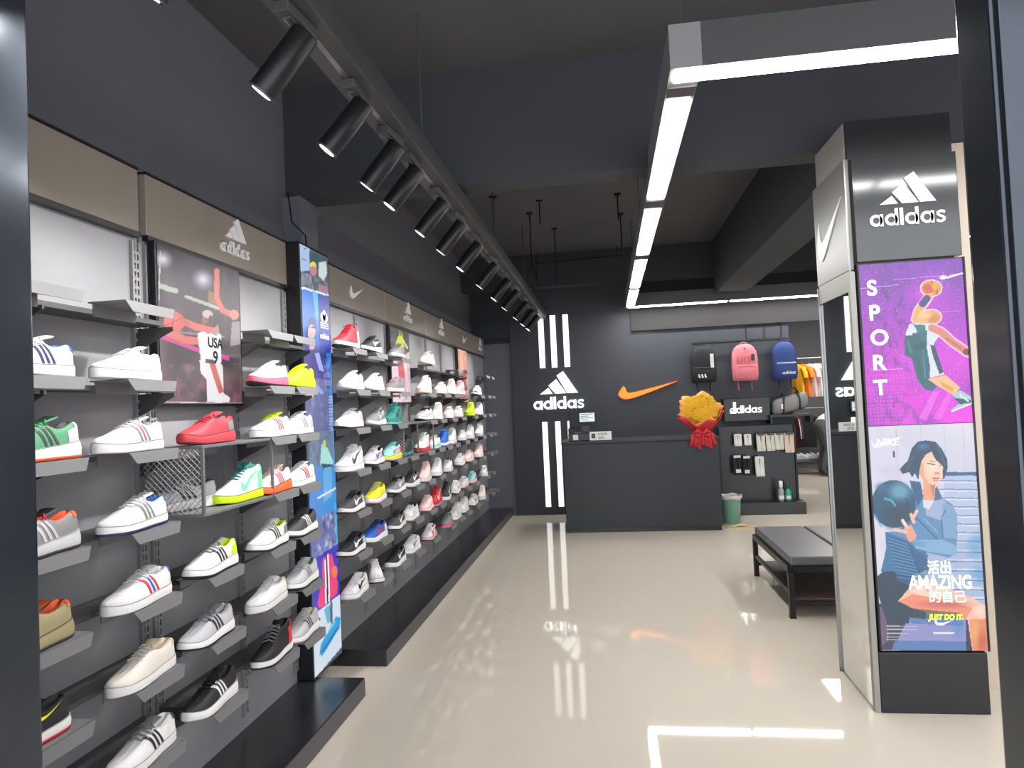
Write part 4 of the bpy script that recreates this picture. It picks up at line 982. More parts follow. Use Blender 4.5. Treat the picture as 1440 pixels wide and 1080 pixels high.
mb = MB(); mb.prism([(-.10, -.03), (.06, -.045), (.02, .06), (-.08, .05)], lambda a, b, c: (a, b, c + .0125 + (a + .1) * .12), 0, .004); mb.build('flap', mat('cardboard_light', rgb(226, 206, 176), .9), t)

# ================================================================== CLOTHES AND PERSON AT THE BACK
def garment(name, label, cat, x, y, z, w, h, rz, c, nm, sleeve=.5, group=None, stripe=None):
    """hanging top: hanger + body with shoulders, sleeves and hem; z is the height of the collar"""
    t = thing(name, label, cat, (x, y, z - h), rz, group); m = mat('cloth_' + nm, c, .85, noise=.08, scale=25)
    mb = MB(); W = w / 2; n = 20
    secs = [(0, W * .80, .035), (.03, W * .82, .045), (h * .5, W * .80, .05), (h * .78, W * .86, .055), (h * .90, W * .94, .045), (h * .95, W * .62, .035), (h, W * .26, .025)]
    vs = []
    for i, (zz, ww, dd) in enumerate(secs):
        for k, (px, py) in enumerate(rsec(ww, dd, n, 2.4)): vs.append((px, py + .012 * math.sin(k * 1.9 + i * .3) * (1 - zz / h), zz))
    mb.add(vs, [(j * n + k, j * n + (k + 1) % n, (j + 1) * n + (k + 1) % n, (j + 1) * n + k) for j in range(len(secs) - 1) for k in range(n)], 0, True); mb.build('body', m, t)
    for s in (-1, 1):
        a = Vector((s * W * .78, 0, h * .88)); bq = a + Vector((s * W * .30, 0, -h * sleeve)); mb = MB(); mb.tube([a, a.lerp(bq, .5) + Vector((s * .02, 0, 0)), bq], [.05, .048, .042], 10); mb.build('sleeve', m, t)
        if stripe:
            mb = MB(); mb.tube([a + Vector((s * .045, -.03, 0)), a.lerp(bq, .5) + Vector((s * .06, -.035, 0)), bq + Vector((s * .035, -.03, 0))], .008, 6); mb.build('sleeve_stripe', stripe, t)
    mb = MB(); mb.tube([(-W * .55, 0, h * .955), (0, 0, h * 1.0), (W * .55, 0, h * .955)], .007, 6); mb.tube([(0, 0, h), (0, 0, h + .06), (.02, 0, h + .085), (0, 0, h + .10)], .003, 6); mb.build('hanger', M_alu, t)
    return t
t = thing('garment_rail', 'long upper garment rail behind the back wall', 'clothes rail', (4.0, 13.5, 0))
for zz in (2.14, 1.20):
    mb = MB(); mb.tube([(-.75, 0, zz), (1.0, 0, zz)], .014, 8); mb.build('bar', M_alu, t)
for x in (-.75, 1.0):
    mb = MB(); mb.tube([(x, 0, 0.01), (x, 0, 2.16)], .016, 8); mb.build('upright', M_alu, t); MB().box(x - .03, x + .03, -.25, .25, 0, .02).build('foot', M_alu, t)
for i, (nm, c, lab) in enumerate((('amber', rgb(238, 172, 30), 'amber yellow shirt hanging first on the upper rail'), ('orange', rgb(232, 128, 28), 'orange shirt hanging second on the upper rail'), ('pink', rgb(236, 196, 196), 'pale pink shirt hanging third on the upper rail'), ('white', rgb(230, 226, 220), 'white shirt hanging fourth on the upper rail'), ('yellow', rgb(240, 206, 24), 'bright yellow shirt nearest the pillar on the upper rail'), ('peach', rgb(236, 200, 170), 'peach shirt behind the yellow shirt on the upper rail'))):
    garment('shirt', lab, 'shirt', 3.53 + i * .115, 13.5, 2.03, .40, .62, -1.05, c, nm, .30, 'shirts on the upper garment rail')
garment('track_jacket', 'black track jacket with white sleeve stripe on the lower rail', 'jacket', 3.62, 13.46, 1.10, .46, .62, -.35, rgb(34, 35, 40), 'jet', .62, None, M_white)
garment('track_jacket', 'dark red edged jacket on the lower rail', 'jacket', 3.44, 13.56, 1.09, .40, .62, -1.2, rgb(86, 40, 50), 'maroon', .6, None, M_white)
garment('track_jacket', 'pale pink striped jacket on the lower rail near the person', 'jacket', 4.10, 13.52, 1.10, .46, .6, -.8, rgb(216, 196, 196), 'rose', .6, None, M_white)
t = thing('shoe_bench', 'low grey bench carrying white shoes under the clothes rail', 'low bench', (3.75, 13.30, 0)); MB().box(-.5, .25, -.15, .15, .24, .27).build('board', M_farw, t)
for x in (-.47, .20): MB().box(x, x + .03, -.14, .14, 0, .24).build('leg', M_farw, t)

def person():
    t = thing('person', 'person in grey trousers and white top bending down beside the clothes rail', 'person', (3.74, 12.95, 0), 0)
    J = {'pel': (0, 0, .93, .125), 'bel': (.13, -.01, 1.02, .125), 'che': (.34, -.02, 1.06, .13), 'nck': (.47, -.02, 1.05, .058), 'hd0': (.53, -.02, 1.02, .075), 'hd1': (.60, -.02, .985, .098), 'hd2': (.66, -.02, .93, .07)}
    for s, k in ((-1, 'l'), (1, 'r')):
        J.update({k + 'hp': (.0, s * .10, .89, .112), k + 'th': (.05, s * .11, .70, .098), k + 'kn': (.08, s * .11, .48, .065), k + 'cf': (.02, s * .11, .30, .062), k + 'an': (-.02, s * .11, .085, .042), k + 'ft': (.06, s * .12, .04, .042), k + 'to': (.19, s * .13, .03, .03),
                  k + 'sh': (.40, s * .17, 1.04, .062), k + 'el': (.45, s * .24, .78, .044), k + 'wr': (.62, s * .20, .60, .030), k + 'pm': (.67, s * .18, .54, .034)})
        for f in range(4): J.update({k + 'f%da' % f: (.695 + f * .004, s * (.155 + f * .018), .505 + f * .003, .010), k + 'f%db' % f: (.715, s * (.15 + f * .018), .465 + (f in (0, 3)) * .008, .009)})
        J.update({k + 'ta': (.66, s * .145, .535, .011), k + 'tb': (.675, s * .125, .50, .009)})
    E_ = [('pel', 'bel'), ('bel', 'che'), ('che', 'nck'), ('nck', 'hd0'), ('hd0', 'hd1'), ('hd1', 'hd2')]
    for k in 'lr':
        E_ += [('pel', k + 'hp'), (k + 'hp', k + 'th'), (k + 'th', k + 'kn'), (k + 'kn', k + 'cf'), (k + 'cf', k + 'an'), (k + 'an', k + 'ft'), (k + 'ft', k + 'to'), ('che', k + 'sh'), (k + 'sh', k + 'el'), (k + 'el', k + 'wr'), (k + 'wr', k + 'pm'), (k + 'pm', k + 'ta'), (k + 'ta', k + 'tb')]
        for f in range(4): E_ += [(k + 'pm', k + 'f%da' % f), (k + 'f%da' % f, k + 'f%db' % f)]
    K = list(J); ix = {k: i for i, k in enumerate(K)}
    me = bpy.data.meshes.new('body'); me.from_pydata([J[k][:3] for k in K], [(ix[a], ix[b]) for a, b in E_], [])
    o = bpy.data.objects.new('body', me); link(o)
    sk = o.modifiers.new('skin', 'SKIN'); me.skin_vertices[0] if me.skin_vertices else None
    bm = bmesh.new(); bm.from_mesh(me); ly = bm.verts.layers.skin.verify()
    bm.verts.ensure_lookup_table()
    for k in K:
        v = bm.verts[ix[k]][ly]; v.radius = (J[k][3],) * 2; v.use_root = (k == 'pel')
    bm.to_mesh(me); bm.free()
    sb = o.modifiers.new('sub', 'SUBSURF'); sb.levels = 2; sb.render_levels = 2
    dg = bpy.context.evaluated_depsgraph_get(); m2 = bpy.data.meshes.new_from_object(o.evaluated_get(dg)); bpy.data.objects.remove(o)
    sk_, tr_, wt, sh_, hr = mat('skin', rgb(206, 160, 132), .6), mat('grey_trousers', rgb(88, 92, 90), .85, noise=.08, scale=40), mat('white_top', rgb(222, 218, 220), .85), mat('person_shoe', rgb(60, 60, 64), .6), mat('dark_hair', rgb(30, 26, 26), .7)
    m2.materials.clear()
    for m in (sk_, tr_, wt, sh_): m2.materials.append(m)
    for f in m2.polygons:
        c = f.center; f.use_smooth = True
        if c.z < .10 and c.x < .3: f.material_index = 3
        elif c.x < .12 and c.z < 1.01 + .0 and not (c.x > .09 and c.z > .9): f.material_index = 1
        elif c.x < .46 and c.z > .80: f.material_index = 2
        elif c.x < .3: f.material_index = 1
        else: f.material_index = 0
    b = bpy.data.objects.new('body', m2); link(b); b.parent = t
    mb = MB(); n = 14; vs = []
    c0 = Vector((.595, -.02, 1.0)); d = Vector((.5, 0, -.32)).normalized(); u = Vector((0, 1, 0)); v = d.cross(u)
    for j in range(7):
        th = math.pi * .62 * j / 6
        for k in range(n):
            a = 2 * math.pi * k / n; q = v * math.cos(th) * -1 + (u * math.cos(a) + d * math.sin(a)) * math.sin(th); vs.append(c0 + q * .112)
    mb.add(vs, [(j * n + k, j * n + (k + 1) % n, (j + 1) * n + (k + 1) % n, (j + 1) * n + k) for j in range(6) for k in range(n)], 0, True); mb.build('hair', hr, t, recalc=False)
    for s in (-1, 1):
        mb = MB(); mb.tube([(.655, -.02 + s * .034, .985), (.664, -.02 + s * .034, .980)], [.010, .006], 8); mb.build('eye', M_black, t)
        mb = MB(); mb.tube([(.585, -.02 + s * .094, .98), (.59, -.02 + s * .112, .975)], [.022, .014], 8); mb.build('ear', sk_, t)
    mb = MB(); mb.tube([(.672, -.02, .965), (.69, -.02, .945), (.672, -.02, .935)], [.008, .013, .008], 8); mb.build('nose', sk_, t)
    mb = MB(); mb.tube([(.672, -.045, .905), (.682, -.02, .903), (.672, .005, .905)], .006, 6); mb.build('mouth', mat('lip', rgb(170, 96, 90), .6), t)
person()

# ================================================================== SHOES
def ip(t, T, V):
    """smooth monotone-ish interpolation"""
    T = np.array(T); V = np.array(V); t = np.clip(t, T[0], T[-1]); i = np.clip(np.searchsorted(T, t) - 1, 0, len(T) - 2)
    f = (t - T[i]) / (T[i + 1] - T[i]); d = np.gradient(V, T); hh = T[i + 1] - T[i]
    return (2 * f**3 - 3 * f**2 + 1) * V[i] + (f**3 - 2 * f**2 + f) * hh * d[i] + (-2 * f**3 + 3 * f**2) * V[i + 1] + (f**3 - f**2) * hh * d[i + 1]
TT = [0, .02, .06, .12, .2, .3, .4, .5, .6, .7, .8, .88, .94, .98, 1.0]
STY = {
 'court': dict(w=[.010, .021, .029, .033, .034, .034, .036, .040, .044, .0465, .046, .041, .032, .019, .006],
               h=[.070, .083, .090, .091, .084, .080, .090, .094, .083, .071, .060, .053, .047, .041, .034], zs=[.030, .030, .030, .029, .028, .027, .026, .025, .024, .024, .024, .024, .025, .026, .027], spring=.004, flare=.003, tongue=.108),
 'runner': dict(w=[.012, .023, .031, .034, .034, .033, .034, .038, .043, .046, .0455, .040, .030, .018, .006],
               h=[.082, .096, .102, .099, .089, .085, .096, .099, .087, .074, .062, .052, .044, .038, .032], zs=[.046, .045, .044, .042, .039, .036, .034, .032, .030, .028, .026, .025, .025, .026, .028], spring=.012, flare=.006, tongue=.117),
 'high': dict(w=[.010, .022, .030, .033, .034, .034, .036, .040, .044, .046, .0455, .040, .031, .019, .006],
               h=[.112, .132, .140, .139, .132, .128, .130, .116, .096, .080, .066, .056, .048, .041, .034], zs=[.034, .034, .034, .033, .032, .030, .029, .028, .027, .026, .026, .026, .026, .027, .028], spring=.007, flare=.004, tongue=.150)}
L = .30
class Shoe:
    def __init__(s, st): s.q = STY[st]
    def ground(s, t): return s.q['spring'] * np.clip((t - .72) / .28, 0, 1) ** 2
    def w(s, t): return max(.004, float(ip(np.array(t), TT, s.q['w'])))
    def h(s, t): return float(ip(np.array(t), TT, s.q['h'])) + s.ground(t) * .8
    def zs(s, t): return float(ip(np.array(t), TT, s.q['zs'])) + s.ground(t)
    def cx(s, t): return .006 * math.sin(math.pi * min(1, t)) 
    def rim(s, t):
        r = float(np.interp(t, [0, .02, .06, .14, .30, .38, .42, .6, .75, .9, 1], [.004, .010, .017, .021, .021, .017, .013, .012, .010, .006, .002])); return min(r, s.w(t) * .8)
    def pt(s, t, v, side, off=0.0):
        def raw(t, v):
            a = v * math.pi / 2; W, Rm, h, z0 = s.w(t), s.rim(t), s.h(t), s.zs(t)
            y = Rm + (W - Rm) * math.cos(a) ** .82; z = z0 + (h - z0) * math.sin(a) ** (1.0 if t > .42 else .92)
            return Vector((s.cx(t) + side * y, -t * L, z))
        p = raw(t, v)
        if off:
            e = .01; du = raw(min(1, t + e), v) - raw(max(0, t - e), v); dv = raw(t, min(1, v + e)) - raw(t, max(0, v - e))
            n = du.cross(dv)
            if n.length < 1e-9: n = Vector((side, 0, 0))
            n.normalize()
            if n.x * side + n.z * .3 < 0: n = -n
            if t < .03 and n.y < 0: n = Vector((n.x, abs(n.y), n.z))
            p = p + n * off
        return p
TS = [0, .008, .02, .04, .06, .09, .12, .16, .2, .25, .3, .34, .37, .385, .40, .43, .47, .52, .57, .62, .67, .72, .77, .82, .86, .90, .93, .955, .975, .99, 1.0]
def shoe_meshes(st):
    s = Shoe(st); out = {}; NV = 7; dummy = [M_white]
    def strip_grid(rows, smooth=True, close=False):
        n = len(rows[0]); mb = MB(); mb.add([p for r in rows for p in r], [(j * n + k, j * n + k + 1, (j + 1) * n + k + 1, (j + 1) * n + k) for j in range(len(rows) - 1) for k in range(n - 1)], 0, smooth); return mb
    # upper shell + lining
    up = []; li = []
    for t in TS:
        Lf = [s.pt(t, k / NV, -1) for k in range(NV + 1)]; Rt = [s.pt(t, k / NV, 1) for k in range(NV + 1)][::-1]
        rim, h, cx = s.rim(t), s.h(t), s.cx(t); y = -t * L; op = .03 < t < .384
        if op:
            bz = s.zs(t) + .006
            li.append([Vector((cx - rim, y, h)), Vector((cx - rim + .003, y, h + .002)), Vector((cx - rim + .007, y, h - .001)), Vector((cx - rim + .007, y, bz)), Vector((cx, y, bz)), Vector((cx + rim - .007, y, bz)), Vector((cx + rim - .007, y, h - .001)), Vector((cx + rim - .003, y, h + .002)), Vector((cx + rim, y, h))])
        up.append((t, Lf, Rt, rim, h, cx, y, op))
    mb = MB(); n = NV + 1
    for side in (1, 2):
        vs = [p for r in up for p in r[side]]; mb.add(vs, [(j * n + k, j * n + k + 1, (j + 1) * n + k + 1, (j + 1) * n + k) for j in range(len(up) - 1) for k in range(n - 1)], 0, True)
    top = [r for r in up if r[0] > .384]
    rows = [[r[1][-1], Vector((r[5] - r[3] * .5, r[6], r[4] + .0015)), Vector((r[5], r[6], r[4] + .002)), Vector((r[5] + r[3] * .5, r[6], r[4] + .0015)), r[2][0]] for r in top]
    mb.add([p for r in rows for p in r], [(j * 5 + k, j * 5 + k + 1, (j + 1) * 5 + k + 1, (j + 1) * 5 + k) for j in range(len(rows) - 1) for k in range(4)], 0, True)
    hl = [r for r in up if r[0] <= .045]
    mb.add([p for r in hl for p in (r[1][-1], r[2][0])], [(2 * j, 2 * j + 1, 2 * j + 3, 2 * j + 2) for j in range(len(hl) - 1)], 0, True)
    mb.add(up[0][1] + up[0][2][::-1], [(k, k + 1, n + k + 1, n + k) for k in range(n - 1)], 0, True)
    mb.add(up[-1][1] + up[-1][2][::-1], [(k, k + 1, n + k + 1, n + k) for k in range(n - 1)], 0, True)
    out['upper'] = mb.mesh('upper', dummy)
    lm = strip_grid(li); lm.add(li[-1], [tuple(range(9))]); lm.add(li[0], [tuple(range(9))]); out['lining'] = lm.mesh('lining', dummy, recalc=False)
    # soles
    def sole(name, z0f, z1f, ex0, ex1):
        T2 = [0] + TS[2:-1] + [1.0]; ring0 = []; ring1 = []; m0 = []
        for sgn, seq in ((1, T2), (-1, T2[::-1])):
            for t in seq:
                g = s.ground(t); ww = s.w(t); y = -t * L; yy = y + (.006 * (1 - t / .05) if t < .05 else 0) - (.006 * (t - .95) / .05 if t > .95 else 0)
                ring0.append((s.cx(t) + sgn * (ww + ex0), yy, g + z0f(t))); m0.append((s.cx(t) + sgn * (ww + max(ex0, ex1) + .0012), yy, g + (z0f(t) + z1f(t)) / 2)); ring1.append((s.cx(t) + sgn * (ww + ex1), yy, g + z1f(t)))
        mb = MB(); n = len(ring0); mb.add(ring0 + m0 + ring1, [(k + q * n, (k + 1) % n + q * n, n + (k + 1) % n + q * n, n + k + q * n) for k in range(n) for q in (0, 1)], 0, True)
        # caps as cross strips
        h_ = n // 2
        for rg in (ring0, ring1): mb.add(rg, [(k, k + 1, n - 2 - k, n - 1 - k) for k in range(h_ - 1)], 0, False)
        return mb.mesh(name, dummy)
    out['welt'] = None
    fl = s.q['flare']; zsl = lambda t: float(ip(np.array(t), TT, s.q['zs']))
    out['midsole'] = sole('midsole', lambda t: .0085, lambda t: zsl(t) + .003, fl, .0018)
    out['outsole'] = sole('outsole', lambda t: 0.0, lambda t: .0084, fl * .4, fl)
    out['welt'] = sole('welt', lambda t: zsl(t) + .0032, lambda t: zsl(t) + .0052, .0022, .0016)
    # tongue
    tg = s.q['tongue']; r0 = []; r1 = []
    for f in np.linspace(0, 1, 6):
        t = .50 - .17 * f; z = s.h(.50) + .003 + (tg - s.h(.50)) * f; hw = .014 + .012 * f; cx = s.cx(t)
        bulge = [-1, -.5, 0, .5, 1]; r0.append([Vector((cx + b * hw, -t * L + .004 * b * b, z - .004 * b * b)) for b in bulge]); r1.append([p + Vector((0, .007, .004)) for p in r0[-1]])
    mb = strip_grid(r0); b2 = strip_grid(r1); mb.add(b2.v, b2.f, 0, True); n5 = 5
    mb.add(r0[-1] + r1[-1], [(k, k + 1, 6 + k, 5 + k) for k in range(4)], 0, True)
    for e in (0, -1): mb.add([p for a, b in zip(r0, r1) for p in (a[e], b[e])], [(2 * j, 2 * j + 1, 2 * j + 3, 2 * j + 2) for j in range(5)], 0, True)
    out['tongue'] = mb.mesh('tongue', dummy)
    # laces
    mb = MB()
    for i in range(5):
        t = .42 + i * .052; pts = [s.pt(t + .012 * (1 if i % 2 else -1) * (1 if sd > 0 else -1) * .4, v, sd, .002) for sd, v in ((-1, .80), (-1, .97))] + [Vector((s.cx(t), -t * L, s.h(t) + .007))] + [s.pt(t, v, 1, .002) for v in (.97, .80)]
        mb.tube(pts, .0032, 6)
    for sd in (-1, 1):
        c = Vector((s.cx(.41), -.41 * L, s.h(.41) + .009)); mb.tube([c, c + Vector((sd * .016, -.004, .006)), c + Vector((sd * .028, -.012, -.004)), c + Vector((sd * .014, -.010, -.002)), c], .0026, 6)
    out['laces'] = mb.mesh('laces', dummy)
    # side decoration
    def stripe(t0, slant, wd, v0, v1, sd):
        rows = []
        for i in range(7):
            v = v0 + (v1 - v0) * i / 6; tc = t0 + slant * (v - v0) / (v1 - v0); rows.append([s.pt(tc - wd, v, sd, .0012), s.pt(tc + wd, v, sd, .0012)])
        return strip_grid(rows)
    for sd in (-1, 1):
        for i in range(3): out['stripe%d%d' % (i, sd)] = stripe(.330 + i * .078, .115, .019, .06, .72 + .08 * i, sd).mesh('stripe', dummy)
        Tk = tick_xy(22)
        rows = [[s.pt(.66 - .56 * x, min(.95, .12 + q * 1.55), sd, .0014) for q in (l, (l + u) / 2, u)] for x, l, u in Tk]
        out['tick%d' % sd] = strip_grid(rows).mesh('tick_mark', dummy)
        out['eyestay%d' % sd] = strip_grid([[s.pt(t, v, sd, .0010) for v in (.62, .75, .88, .98)] for t in (.395, .44, .50, .56, .62, .67)]).mesh('eyestay', dummy)
    # heel tab and toe cap
    rows = []
    for v in (.50, .62, .75, .88, 1.0):
        rows.append([s.pt(t, v, -1, .0016) for t in (.10, .07, .045, .025, .010)] + [s.pt(0, v, -1, .0) + Vector((0, .002, 0)), s.pt(0, v, 1, 0) + Vector((0, .002, 0))] + [s.pt(t, v, 1, .0016) for t in (.010, .025, .045, .07, .10)])
    out['heel_tab'] = strip_grid(rows).mesh('heel_tab', dummy)
    rows = []
    for t in (.84, .87, .90, .93, .955, .975, .99):
        rows.append([s.pt(t, v, -1, .0012) for v in (.02, .2, .45, .7, .95)] + [s.pt(t, v, 1, .0012) for v in (.95, .7, .45, .2, .02)])
    out['toe_cap'] = strip_grid(rows).mesh('toe_cap', dummy)
    rows = []
    for v in (.02, .2, .4, .55):
        rows.append([s.pt(t, v, -1, .0014) for t in (.20, .14, .09, .05, .02)] + [s.pt(0, v, -1, 0) + Vector((0, .0018, 0)), s.pt(0, v, 1, 0) + Vector((0, .0018, 0))] + [s.pt(t, v, 1, .0014) for t in (.02, .05, .09, .14, .20)])
    out['heel_panel'] = strip_grid(rows).mesh('heel_panel', dummy)
    return out
SHOE = {k: shoe_meshes(k) for k in STY}
CC = {'wl': (150, 148, 150), 'w2': (206, 205, 208), 'w': (226, 224, 224), 'iv': (220, 212, 203), 'c': (222, 206, 178), 'k': (30, 30, 33), 'dg': (66, 66, 70), 'g': (128, 128, 130), 'lg': (186, 186, 190), 'n': (40, 50, 96), 'b': (34, 96, 190), 'r': (206, 44, 56), 'rd': (190, 60, 70), 'p': (236, 176, 184), 'hp': (232, 90, 120), 'pp': (240, 208, 206), 'y': (232, 220, 30), 'li': (204, 240, 20), 'tl': (40, 130, 124), 'gr': (84, 150, 110), 'tan': (150, 140, 104), 'o': (240, 104, 50), 'gum': (170, 120, 76), 'aq': (150, 216, 210), 'mint': (120, 220, 170), 'sky': (90, 140, 220), 'pu': (120, 84, 170)}
def sm(k):
    return mat('shoe_' + k, rgb(*CC[k]), .62, noise=.05, scale=60)
def shoe(x, y, z, rz, label, st, up, mid, out, acc=None, kind='3', lace=None, lin=None, tong=None, heel=None, toe=None, panel=None, group=None, stay=None):
    t = thing('sneaker', label, 'shoe', (x, y, z + .0015), rz, group); t.scale = (.94,) * 3; M = SHOE[st]
    lace = lace or up; lin = lin or up; tong = tong or up
    u = inst('upper', M['upper'], t, [sm(up)]); tg = inst('tongue', M['tongue'], t, [sm(tong)])
    inst('midsole', M['midsole'], t, [sm(mid)]); inst('outsole', M['outsole'], t, [sm(out)])
    inst('lining', M['lining'], u, [sm(lin)]); inst('laces', M['laces'], tg, [sm(lace)])
    inst('welt', M['welt'], u, [sm('wl' if mid in ('w', 'c', 'lg', 'iv') else 'dg')])
    if acc and kind == '3':
        ks = acc if isinstance(acc, (list, tuple)) else [acc] * 3
        for i in range(3):
            for sd in (1, -1): inst('stripe', M['stripe%d%d' % (i, sd)], u, [sm(ks[i])])
    if acc and kind == 't':
        for sd in (1, -1): inst('tick_mark', M['tick%d' % sd], u, [sm(acc)])
    for sd in (1, -1): inst('eyestay', M['eyestay%d' % sd], u, [sm(stay or (up if up != 'w' else 'w2'))])
    if heel: inst('heel_tab', M['heel_tab'], u, [sm(heel)])
    inst('toe_cap', M['toe_cap'], u, [sm(toe or (up if up != 'w' else 'w2'))])
    if panel: inst('heel_panel', M['heel_panel'], u, [sm(panel)])
    return t
ROW = ['top', 'second', 'third', 'fourth', 'fifth', 'sixth', 'bottom']
SX = -1.468
def near(row, y, desc, where, rz=0.0, x=SX, dz=0.0, **k):
    shoe(x, y + .01, RZ[row - 1] + dz, rz, '%s, %s shelf row, %s' % (desc, ROW[row - 1], where), k.pop('st', 'court'), group='shoes in the two nearest bays', **k)
A, B, C_, D_, E2 = 'beside the door jamb', 'second from the door jamb', 'right below the basketball poster', 'two before the blue lightbox', 'next to the blue lightbox'
near(2, 1.69, 'white sneaker with navy stripes, blue heel', A, .04, up='w', mid='w', out='w', acc='n', heel='b', lin='b')
near(3, 1.70, 'green and grey runner with orange sole edge', A, .02, st='runner', up='gr', mid='w', out='o', acc='dg', lin='dg', lace='gr', panel='lg', heel='lg')
near(4, 1.69, 'grey trainer with orange collar', A, .02, st='runner', up='g', mid='lg', out='dg', acc='lg', lin='o', lace='r', heel='o', tong='dg')
near(5, 1.66, 'olive tan trainer with orange collar', A, .02, st='runner', up='tan', mid='tan', out='dg', acc=None, lin='o', heel='o', tong='o')
near(6, 1.65, 'black sneaker with white and red sole', A, -.1, st='court', up='k', mid='w', out='r', acc='y', lin='k', kind='t')
near(2, 2.06, 'all white sneaker with tan heel', B, .03, up='w', mid='w', out='w', acc=None, heel='c', toe='w')
near(3, 2.06, 'white sneaker with grey and pink stripes', B, .03, up='w', mid='w', out='w', acc=['g', 'hp', 'g'])
near(4, 2.07, 'white sneaker with grey stripes, blue collar', B, .03, up='w', mid='w', out='n', acc='g', lin='b', heel='b', tong='w')
near(5, 2.08, 'white sneaker with red and blue stripes', B, .03, up='w', mid='w', out='w', acc=['r', 'b', 'r'], heel='b')
near(6, 2.09, 'cream white sneaker with tan collar', B, .03, up='iv', mid='w', out='w', lin='c', tong='c', heel='c')
near(7, 2.08, 'white shell sneaker with black stripes, grey tongue', B, .03, up='w', mid='w', out='w', acc='k', tong='g', lace='g', toe='w', panel='w', heel='dg')
near(3, 2.49, 'coral red runner', C_, -.05, st='runner', up='rd', mid='rd', out='rd', acc=None, lin='rd', heel='r', panel='g')
near(4, 2.46, 'grey and white runner inside the mesh box', 'nearest the entrance', -.5, dz=0, x=-1.52, st='runner', up='lg', mid='w', out='w', acc='k', lin='dg')
near(4, 2.70, 'white, mint and lime sneaker', 'inside the mesh box', -.08, st='high', up='w', mid='li', out='li', acc='mint', kind='t', lin='mint', tong='tl', heel='mint', lace='tl', panel='mint')
near(5, 2.48, 'white runner with black stripes, lime heel', 'below the mesh box', .0, st='runner', up='w', mid='w', out='k', acc='k', lin='li', tong='g', lace='g', panel='li', heel='li')
near(6, 2.44, 'pale grey runner with black stripes', 'below the lime-heeled runner', .0, st='runner', up='lg', mid='w', out='k', acc='k', lin='lg', tong='g', lace='g')
near(7, 2.45, 'black runner with white stripes', 'lowest under the mesh box', .0, st='runner', up='k', mid='w', out='w', acc='w', lin='k')
near(2, 2.95, 'white sneaker with pink heel, black toe', D_, .0, st='runner', up='w', mid='hp', out='k', acc=None, lin='w', panel='p', heel='lg')
near(3, 2.96, 'white sneaker with red stripes, lime laces', D_, .0, up='w', mid='w', out='w', acc='r', lin='w', tong='li', lace='li')
near(4, 2.95, 'white and pink patterned sneaker with orange sole', D_, .0, st='runner', up='pp', mid='o', out='o', acc='hp', lin='c')
near(5, 2.90, 'white runner with black stripes, dark toe', D_, .0, st='runner', up='w', mid='w', out='k', acc='k', lin='li', heel='li', panel='g', lace='lg')
near(6, 2.88, 'white sneaker with pale yellow heel', D_, .0, up='w', mid='w', out='w', acc=None, lin='iv', heel='y')
near(7, 2.91, 'black high runner with red heel', D_, .0, st='high', up='k', mid='w', out='k', acc=None, lin='k', heel='r', panel='r', lace='g')
near(2, 3.24, 'fluorescent lime trainer', E2, .0, st='runner', up='li', mid='li', out='li', acc=None, lin='li')
near(3, 3.21, 'white sneaker with grey stripes', E2, .0, up='w', mid='w', out='w', acc='g', panel='lg')
near(4, 3.21, 'white sneaker with pink red stripes', E2, .0, up='w', mid='w', out='w', acc='rd')
near(5, 3.21, 'dark grey runner with white stripes', E2, .0, st='runner', up='dg', mid='w', out='dg', acc='w', lin='k')
near(6, 3.20, 'pale grey runner with dark sole', E2, .0, st='runner', up='lg', mid='w', out='k', acc='g', lin='g')
near(7, 3.19, 'light grey trainer with beige collar', E2, .0, st='runner', up='lg', mid='w', out='g', acc='dg', lin='c', heel='c')
FORD = ['first', 'second', 'third', 'fourth', 'fifth', 'sixth', 'seventh', 'eighth', 'ninth', 'tenth', 'eleventh']
R_1 = dict(st='runner')
